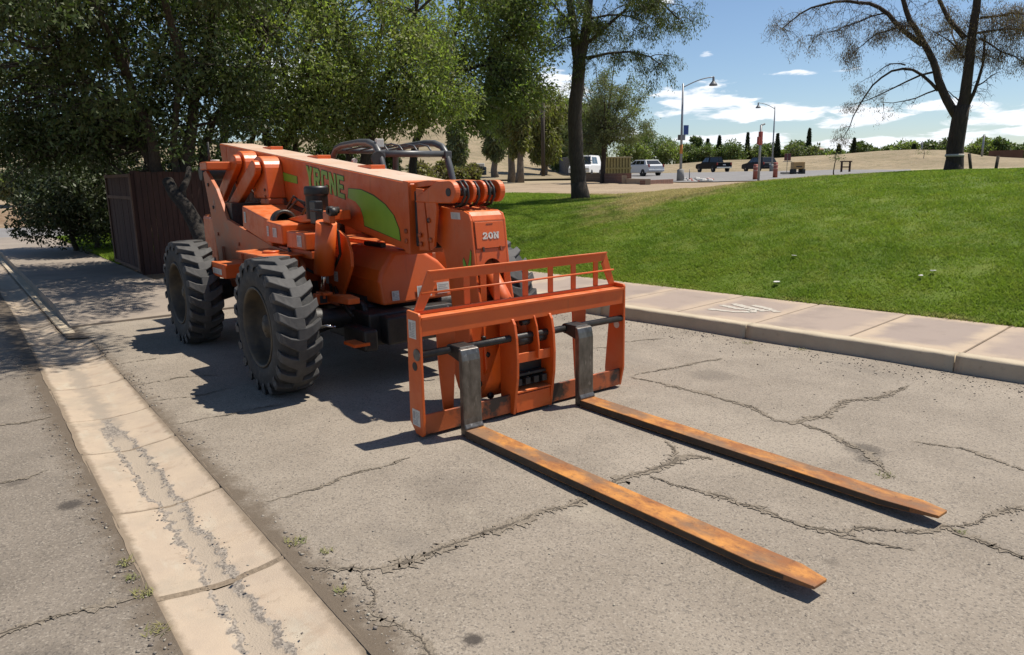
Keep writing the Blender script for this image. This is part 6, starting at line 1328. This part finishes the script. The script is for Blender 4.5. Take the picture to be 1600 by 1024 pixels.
for px, t, ln, lab in ((1516, 240, -.10, 'leaning dark fence post right of the big forked tree'), (1551, 244, .03, 'upright dark fence post on the lawn crest, right of the leaning one'), (1512, 256, 0, 'short grey stake beside the leaning fence post')):
    b_ = P3(px, 26, gz(px, 26)); h = up(px, 26, t)[2]-b_[2]; ex = np.array([RT[0], RT[1], 0])
    tag(MB().tube([b_-[0, 0, .2], b_+[0, 0, h]+ex*ln*1.5], .045 if t < 250 else .02, 8).build('fence_post', M_BARK, origin=b_), lab, 'post', 'posts beside the forked tree')
# utility poles
for px, d_, top, bt, lab in ((849, 66, 145, 270, 'dark wooden utility pole in front of the chain-link fence'), (1528, 120, 211, 248, 'thin grey utility pole on the dry hill right of the forked tree'), (1434, 150, 222, 240, 'thin distant utility pole left of the forked tree')):
    b_ = far(px, d_); b_[2] = up(px, d_, bt)[2]-.3; T_ = up(px, d_, top); r = thing('utility_pole', b_, lab, 'pole')
    MB().tube([b_, (b_[0], b_[1], T_[2])], .17 if px == 849 else .13, 8).build('pole', M_BARK if px == 849 else M_POLE, r); MB().box(b_[0]-.45, b_[0]+.45, b_[1]-.06, b_[1]+.06, T_[2]-.35, T_[2]-.22).build('crossarm', M_BARK, r)
# chain-link fence round the yard: posts and wire panels
def fence():
    M_WIRE = mat('chain_link_wire', (.20, .20, .21), rough=.6, metal=.3); A, B = at(812, 271), at(892, 276); r = thing('chain_link_fence', A, 'grey chain-link construction fence with privacy mesh left of the dark trunk', 'fence')
    n = 5; H_ = 2.0; scr = mat('mesh_screen', (.115, .105, .11), (.085, .078, .082), 2, rough=.9)
    for i in range(n+1):
        p = A+(B-A)*i/n; MB().tube([p, p+[0, 0, H_+.1]], .04, 8).build('fence_post', M_POLE, r)
    for i in range(n):
        p, q_ = A+(B-A)*i/n, A+(B-A)*(i+1)/n; mb = MB(); L_ = np.linalg.norm(q_-p); k = int(L_/.10); e = (q_-p)/L_
        for s in range(-20, k):
            for sg in (1, -1):
                a0 = s*.1; t0, t1 = max(0, a0), min(L_, a0+H_)
                if t1 <= t0: continue
                z0, z1 = t0-a0, t1-a0
                if sg < 0: z0, z1 = H_-z0, H_-z1
                u0, u1 = p+e*t0+[0, 0, z0], p+e*t1+[0, 0, z1]; w_ = np.array([0, 0, .007]); mb.add([u0-w_, u1-w_, u1+w_, u0+w_], [(0, 1, 2, 3)])
        stuff(mb.build('wire_mesh', M_WIRE, r)); MB().tube([p+[0, 0, H_], q_+[0, 0, H_]], .03, 6).build('top_rail', M_POLE, r)
        if i >= 2:
            nrm = np.array([e[1], -e[0], 0])*-.05; mb = MB(); nv = 8
            for s in range(nv):
                a0, a1 = p+e*(L_*s/nv+.04)+nrm, p+e*(L_*(s+1)/nv-.04)+nrm; mb.add([a0+[0, 0, .1], a1+[0, 0, .1], a1+[0, 0, H_-.05], a0+[0, 0, H_-.05]], [(0, 1, 2, 3)])
            mb.build('screen_panel', scr, r)
fence()
# portable toilet, barricade, barrel
M_TOI = mat('dark_blue_plastic', (.018, .032, .05), (.025, .045, .065), 3, rough=.5)
b_ = far(752, 74); cube_set('portable_toilet', 'dark blue portable toilet with a white roof behind the boom tip', 'toilet', b_, [('cabin', M_TOI, [(-.55, .55, -.55, .55, 0, 1.15)]), ('roof', M_WHITE, [(-.38, .38, -.5, .5, 1.15, 1.50)]), ('door', M_PLAST, [(-.35, .35, -.57, -.55, .1, 1.1)])], .06)
b_ = at(827, 272); cube_set('barricade', 'small orange plastic barricade in front of the yard fence', 'barricade', b_+[0, 0, .0], [('leg', mat('orange_plastic', (.60, .25, .03), rough=.5), [(-.32, -.2, -.1, .1, 0, .55)]), ('leg', MATS['orange_plastic'], [(.1, .22, -.1, .1, 0, .55)]), ('board', MATS['orange_plastic'], [(-.35, .25, -.06, .06, .38, .62)])])
b_ = at(821, 271.5); r_ = thing('barrel', b_, 'dark blue barrel beside the orange barricade', 'barrel'); MB().lathe(tuple(b_), 2, [(0, .24), (.45, .26), (.9, .22), (.92, 0)], 14).build('drum', M_TOI, r_); MB().lathe((b_[0], b_[1], b_[2]+.35), 2, [(0, .265), (.12, .27)], 14).build('drum_label', M_WHITE, r_)
# planters and low block walls
M_BRK = mat('red_brown_block', (.20, .10, .07), (.15, .075, .055), 3, rough=.9, bump=.3); M_TAN = mat('tan_block', (.33, .25, .17), (.27, .20, .14), 3, rough=.9, bump=.3); M_STRAW = mat('straw_bale', (.36, .29, .12), (.27, .21, .08), 8, rough=1, bump=.6)
def wall(px0, py0, px1, py1, h, th, m, label, name='low_wall'):
    A, B = at(px0, py0), at(px1, py1); d = B-A; L_ = np.hypot(d[0], d[1]); a = math.atan2(d[1], d[0]); r = thing(name, A, label, 'wall')
    M = Matrix.Translation(Vector(A)) @ Matrix.Rotation(a, 4, 'Z'); n = max(2, int(L_/.4)); me = None; rows = max(2, int(h/.2))
    for j in range(rows):
        for i in range(n):
            o = MB().box(i*L_/n+.008+(0), (i+1)*L_/n-.008, 0, th, j*h/rows+.004-.1*(j == 0), (j+1)*h/rows-.004, M=M).build('block', m, r)
    MB().box(0.01, L_-.01, .012, th-.012, -.1, h-.02, M=M).build('mortar', M_DULL if False else MATS['walk_concrete'], r)
wall(944, 286, 978, 287, .62, .35, M_BRK, 'higher red brown block planter beside the round crowned tree'); wall(978, 287, 1008, 288.5, .30, .3, M_TAN, 'short tan block kerb wall at the corner of the planter'); wall(1008, 288.5, 1052, 286.5, .22, .3, M_BRK, 'long low red brown block edging left of the lamp post'); wall(979, 287, 986, 282, .5, .3, M_TAN, 'tan block end of the planter beside the white car')
wall(913, 283, 944, 285, .55, .3, mat('dark_block', (.10, .075, .055), (.07, .05, .04), 3, rough=.95), 'dark low block planter in front of the white van')
# slatted pallet stack
b_ = at(965, 283, 30); b_ = far(965, float(np.hypot(b_[0], b_[1]))+6); k = mpp(b_); w = 21*k; h = up(965, float(np.hypot(b_[0], b_[1])), 245)[2]-b_[2]; r_ = thing('slatted_crate', b_, 'yellowish slatted wooden crate standing behind the block planter', 'crate')
ex = np.array([RT[0], RT[1], 0]); ex /= np.linalg.norm(ex); ey = np.array([-ex[1], ex[0], 0]); Mx = Matrix(((ex[0], ey[0], 0, b_[0]), (ex[1], ey[1], 0, b_[1]), (0, 0, 1, b_[2]), (0, 0, 0, 1)))
MB().box(-w*.96, w*.96, .05, 1.6, 0, h-.1, M=Mx).build('load', mat('crate_load', (.20, .165, .07), (.14, .115, .05), 3, rough=.95), r_)
for i in range(9): MB().box(-w+i*2*w/9+.03, -w+(i+1)*2*w/9-.06, -.02, .03, .1, h-.06, M=Mx).build('slat', M_STRAW, r_)
MB().box(-w*1.03, w*1.03, -.06, 1.7, h-.10, h, M=Mx).build('lid', mat('pale_timber', (.46, .37, .20), rough=.85), r_)
q = MB(); q.box(-w, w, -.05, -.021, h*.45, h*.52, M=Mx); q.box(-w, w, -.05, -.021, .1, .2, M=Mx); q.build('rail', M_STRAW, r_)
# rubble heap with white bags by the lamp base
def rubble():
    b_ = at(1090, 283); r = thing('rubble_heap', b_, 'pile of pale rubble and white sacks at the foot of the lamp post', 'rubble'); rg = random.Random(4)
    for i in range(26):
        c = at(rg.uniform(1068, 1112), rg.uniform(281.5, 284.5)); s = rg.uniform(.10, .26); q = MB(); q.lathe((c[0], c[1], c[2]+s*.3), 2, [(-s*.4, s*.7), (0, s), (s*.45, s*.7), (s*.55, 0)], 7, False)
        q.build('lump', M_WHITE if i % 3 else M_BOLL, r)
rubble()
b_ = at(1077, 282); tag(MB().tube([b_-[0, 0, .2], b_+[0, 0, .75]], .03, 8).build('steel_stake', M_DULL, origin=b_), 'thin dark steel stake standing in the pile of rubble', 'stake')
# low kerb strips in the parking area
# far house and boundary wall
def house():
    d_ = 165; b_ = far(1272, d_); b_[2] = up(1272, d_, 240)[2]; k = mpp(b_); r = thing('house', b_, 'small beige house half hidden by trees beyond the dry hill', 'house'); ex = np.array([RT[0], RT[1], 0]); ex /= np.linalg.norm(ex); ey = np.array([-ex[1], ex[0], 0]); M = Matrix(((ex[0], ey[0], 0, b_[0]), (ex[1], ey[1], 0, b_[1]), (0, 0, 1, b_[2]), (0, 0, 0, 1)))
    w = 12*k; MB().box(-w, w, 0, 6, -2, 10*k*.6, M=M).build('wall', mat('beige_render', (.48, .40, .30), rough=.9), r)
    q = MB(); z = 10*k*.6; vs = [(-w*1.1, -.5, z), (w*1.1, -.5, z), (w*1.1, 6.5, z), (-w*1.1, 6.5, z), (-w*.8, 3, z+5*k), (w*.8, 3, z+5*k)]; q.add([tuple(M @ Vector(v)) for v in vs], [(0, 1, 5, 4), (1, 2, 5), (2, 3, 4, 5), (3, 0, 4), (3, 2, 1, 0)]); q.build('roof', mat('tan_roof_tile', (.30, .22, .16), rough=.9), r)
    for x in (-w*.5, w*.2): MB().box(x, x+.9, -.03, .02, z*.35, z*.75, M=M).build('window', M_PLAST, r)
house()
def bwall():
    A, B = far(1538, 142), far(1592, 142); A[2] = up(1538, 142, 246)[2]; B[2] = up(1592, 142, 246)[2]; d = B-A; L_ = np.hypot(d[0], d[1]); M = Matrix.Translation(Vector(A)) @ Matrix.Rotation(math.atan2(d[1], d[0]), 4, 'Z')
    tag(MB().box(0, L_, 0, .3, -.6, 1.0, M=M).build('boundary_wall', mat('rust_brown_wall', (.135, .07, .045), (.105, .055, .036), .8, rough=.9), origin=A), 'rust brown boundary wall below the far trees at the right edge', 'wall')
bwall()

# ------------------------------------------------------------------ vehicles
M_GLASS = mat('tinted_glass', (.015, .018, .02), rough=.06, spec=.8); M_TL = mat('tail_light', (.30, .015, .012), rough=.25); M_CHR = mat('chrome_trim', (.55, .55, .56), rough=.2, metal=1); M_PLATE = mat('number_plate', (.55, .55, .55), rough=.5); M_TYR = mat('car_tyre', (.02, .02, .021), rough=.8); M_WHL = mat('alloy_wheel', (.35, .35, .36), rough=.35, metal=.8)
def paint(n, c): return mat(n, c, rough=.55, coat=.0, spec=.08)
def vehicle(name, label, pos, yaw, L_, W_, body, cabin, glass, mp_, wheels, R, plate=True, hood=None):
    """body / cabin: side outlines (x forward, z); cabin narrows upward; glass: list of side window outlines"""
    r = thing(name, pos, label, {'pickup_truck': 'pickup', 'suv': 'car', 'white_car': 'car', 'van': 'van'}[name]); M = Matrix.Translation(Vector(pos)) @ Matrix.Rotation(yaw, 4, 'Z')
    def tr(mb): mb.v = [tuple(M @ Vector(p)) for p in mb.v]; return mb
    hw = W_/2
    b_ = MB().prism(body, -hw, hw, axis=1); tr(b_).build('body', mp_, r, bevel=.05, seg=3)
    zb = min(z for _, z in cabin); zt = max(z for _, z in cabin)
    def inset(z): return hw-.03-.20*(z-zb)/(zt-zb)
    c = MB().prism(cabin, [-inset(z) for _, z in cabin], [inset(z) for _, z in cabin], axis=1); tr(c).build('cabin', mp_, r, bevel=.03, seg=2)
    for g_ in glass:
        for s in (-1, 1):
            q = MB().prism(g_, [s*(inset(z)-.01) for _, z in g_], [s*(inset(z)+.008) for _, z in g_], axis=1); tr(q).build('side_window', M_GLASS, r)
    # windscreen and rear window follow the two slopes of the cabin outline
    n = len(cabin)
    for (a, b2, nm) in ((cabin[0], cabin[1], 'rear_window'), (cabin[3], cabin[2], 'windscreen')):
        a, b2 = np.array(a), np.array(b2); lo, hi = a+(b2-a)*.12, a+(b2-a)*.88; sx = -1 if nm == 'rear_window' else 1; q = MB(); o = .01*sx
        q.add([(lo[0]+o, -inset(lo[1])+.08, lo[1]+.006), (lo[0]+o, inset(lo[1])-.08, lo[1]+.006), (hi[0]+o, inset(hi[1])-.08, hi[1]+.006), (hi[0]+o, -inset(hi[1])+.08, hi[1]+.006)], [(0, 1, 2, 3)]); tr(q).build(nm, M_GLASS, r)
    for x in wheels:
        for s in (-1, 1):
            y = s*(hw-.10); q = MB().lathe((x, y, R), 1, [(-.11, R*.6), (-.11, R*.95), (-.08, R), (.08, R), (.11, R*.95), (.11, R*.6)], 20); w = tr(q).build('wheel', M_TYR, r)
            q = MB().lathe((x, y+s*.09, R), 1, [(-s*.05, R*.62), (s*.015, R*.60), (s*.02, R*.2), (s*.03, 0)], 16); tr(q).build('rim', M_WHL, w)
    xr = min(x for x, _ in body); zm = .95 if name != 'van' else 1.0
    for s in (-1, 1):
        q = MB().box(xr-.02, xr+.14, s*(hw-.03)-.16*(s > 0)-.0, s*(hw-.03)+.16*(s < 0), zm-.14, zm+.12); tr(q).build('tail_light', M_TL, r, bevel=.02)
        q = MB().box(-xr-.12, -xr+.02, s*(hw-.05)-.3*(s > 0), s*(hw-.05)+.3*(s < 0), .72, .88); tr(q).build('headlight', M_WHITE, r, bevel=.02)
    q = MB().box(xr-.08, xr+.03, -hw+.05, hw-.05, .45, .62); tr(q).build('bumper', M_CHR if name == 'pickup_truck' else mp_, r, bevel=.03)
    if plate: q = MB().box(xr-.025, xr-.0, -.17, .17, .78, .90); tr(q).build('plate', M_PLATE, r)
    return r
ang_of = lambda px: math.atan2(FW[1]*FOC+RT[1]*(px-800), FW[0]*FOC+RT[0]*(px-800))
def heading(px, turn): return ang_of(px)+math.radians(turn)
suv_b = lambda L_, h0: [(-L_/2, .45), (-L_/2-.0, .95), (-L_/2+.1, 1.05), (L_/2-1.25, 1.05), (L_/2-.2, .92), (L_/2, .75), (L_/2, .40), (L_/2-.4, .32), (-L_/2+.3, .32)]
p = far(1113, 92)
vehicle('pickup_truck', 'black pickup truck seen from behind at the left of the dark SUV', p, heading(1113, 27), 5.4, 1.95,
        [(-2.7, .55), (-2.7, 1.12), (-.6, 1.12), (1.4, 1.10), (2.5, 1.0), (2.7, .85), (2.7, .5), (2.3, .42), (-2.4, .45)], [(-.75, 1.10), (-.6, 1.78), (.55, 1.78), (1.35, 1.10)], [[(-.5, 1.22), (-.45, 1.68), (.05, 1.68), (.05, 1.22)], [(.12, 1.22), (.12, 1.68), (.5, 1.68), (1.0, 1.22)]], paint('black_car_paint', (.012, .012, .014)), (-1.75, 1.75), .40)
p = far(1184, 94)
vehicle('suv', 'dark grey SUV behind the camera pole and the orange bollards', p, heading(1183, 32), 4.7, 1.9, suv_b(4.7, 1), [(-2.25, 1.03), (-1.85, 1.66), (.25, 1.68), (1.15, 1.03)], [[(-1.85, 1.12), (-1.6, 1.54), (-.95, 1.58), (-.95, 1.12)], [(-.88, 1.12), (-.88, 1.58), (-.1, 1.58), (-.1, 1.12)], [(-.03, 1.12), (-.03, 1.58), (.2, 1.58), (.85, 1.12)]], paint('dark_grey_car_paint', (.03, .032, .036)), (-1.4, 1.4), .36)
p = far(1004, 73)
vehicle('white_car', 'silver white car with red tail lights right of the round crowned tree', p, heading(1004, 33), 4.5, 1.8, suv_b(4.5, 1), [(-1.95, 1.03), (-1.45, 1.50), (.35, 1.52), (1.2, 1.03)], [[(-1.5, 1.10), (-1.3, 1.40), (-.75, 1.44), (-.75, 1.10)], [(-.7, 1.10), (-.7, 1.44), (-.05, 1.44), (-.05, 1.10)], [(.02, 1.10), (.02, 1.44), (.3, 1.44), (.9, 1.10)]], paint('silver_white_paint', (.58, .59, .60)), (-1.35, 1.35), .34)
p = at(915, 276.5, 40, 90); p = far(915, 70)
vehicle('van', 'white van partly hidden behind the dark tree trunk', p, heading(915, 165), 4.8, 1.95, [(-2.4, .5), (-2.4, 1.15), (-.2, 1.15), (1.5, 1.15), (2.25, 1.05), (2.4, .8), (2.4, .45), (-2.2, .4)], [(-2.3, 1.1), (-2.2, 2.0), (.9, 2.0), (1.45, 1.1)], [[(-.9, 1.25), (-.9, 1.85), (.0, 1.85), (.0, 1.25)], [(.08, 1.25), (.08, 1.85), (.75, 1.85), (1.1, 1.25)]], paint('white_van_paint', (.75, .75, .74)), (-1.5, 1.5), .37)
# litter on the lawn
for i, (px, py, s) in enumerate(((1213, 449, .06), (1240, 407, .05), (1457, 432, .05), (1438, 438, .04))):
    b_ = at(px, py, 5); q = MB(); n = 8; vs = [(b_[0]+s*math.cos(2*math.pi*k/n)*random.uniform(.7, 1.2), b_[1]+s*.6*math.sin(2*math.pi*k/n), b_[2]+.055+random.uniform(0, .012)) for k in range(n)]
    q.add(vs+[(x, y, z-.006) for x, y, z in vs], [tuple(range(n)), tuple(range(n, 2*n))[::-1]]+[(k, (k+1) % n, n+(k+1) % n, n+k) for k in range(n)])
    tag(q.build('litter_scrap', M_WHITE, origin=b_), ['largest white scrap of litter on the grass near the pavement', 'small white scrap of litter higher up the lawn behind the pavement', 'white scrap of litter on the darker grass at the right', 'tiny white scrap just left of another scrap on the right lawn'][i], 'litter')
for o in bpy.data.objects:
    if 'org' in o: del o['org']
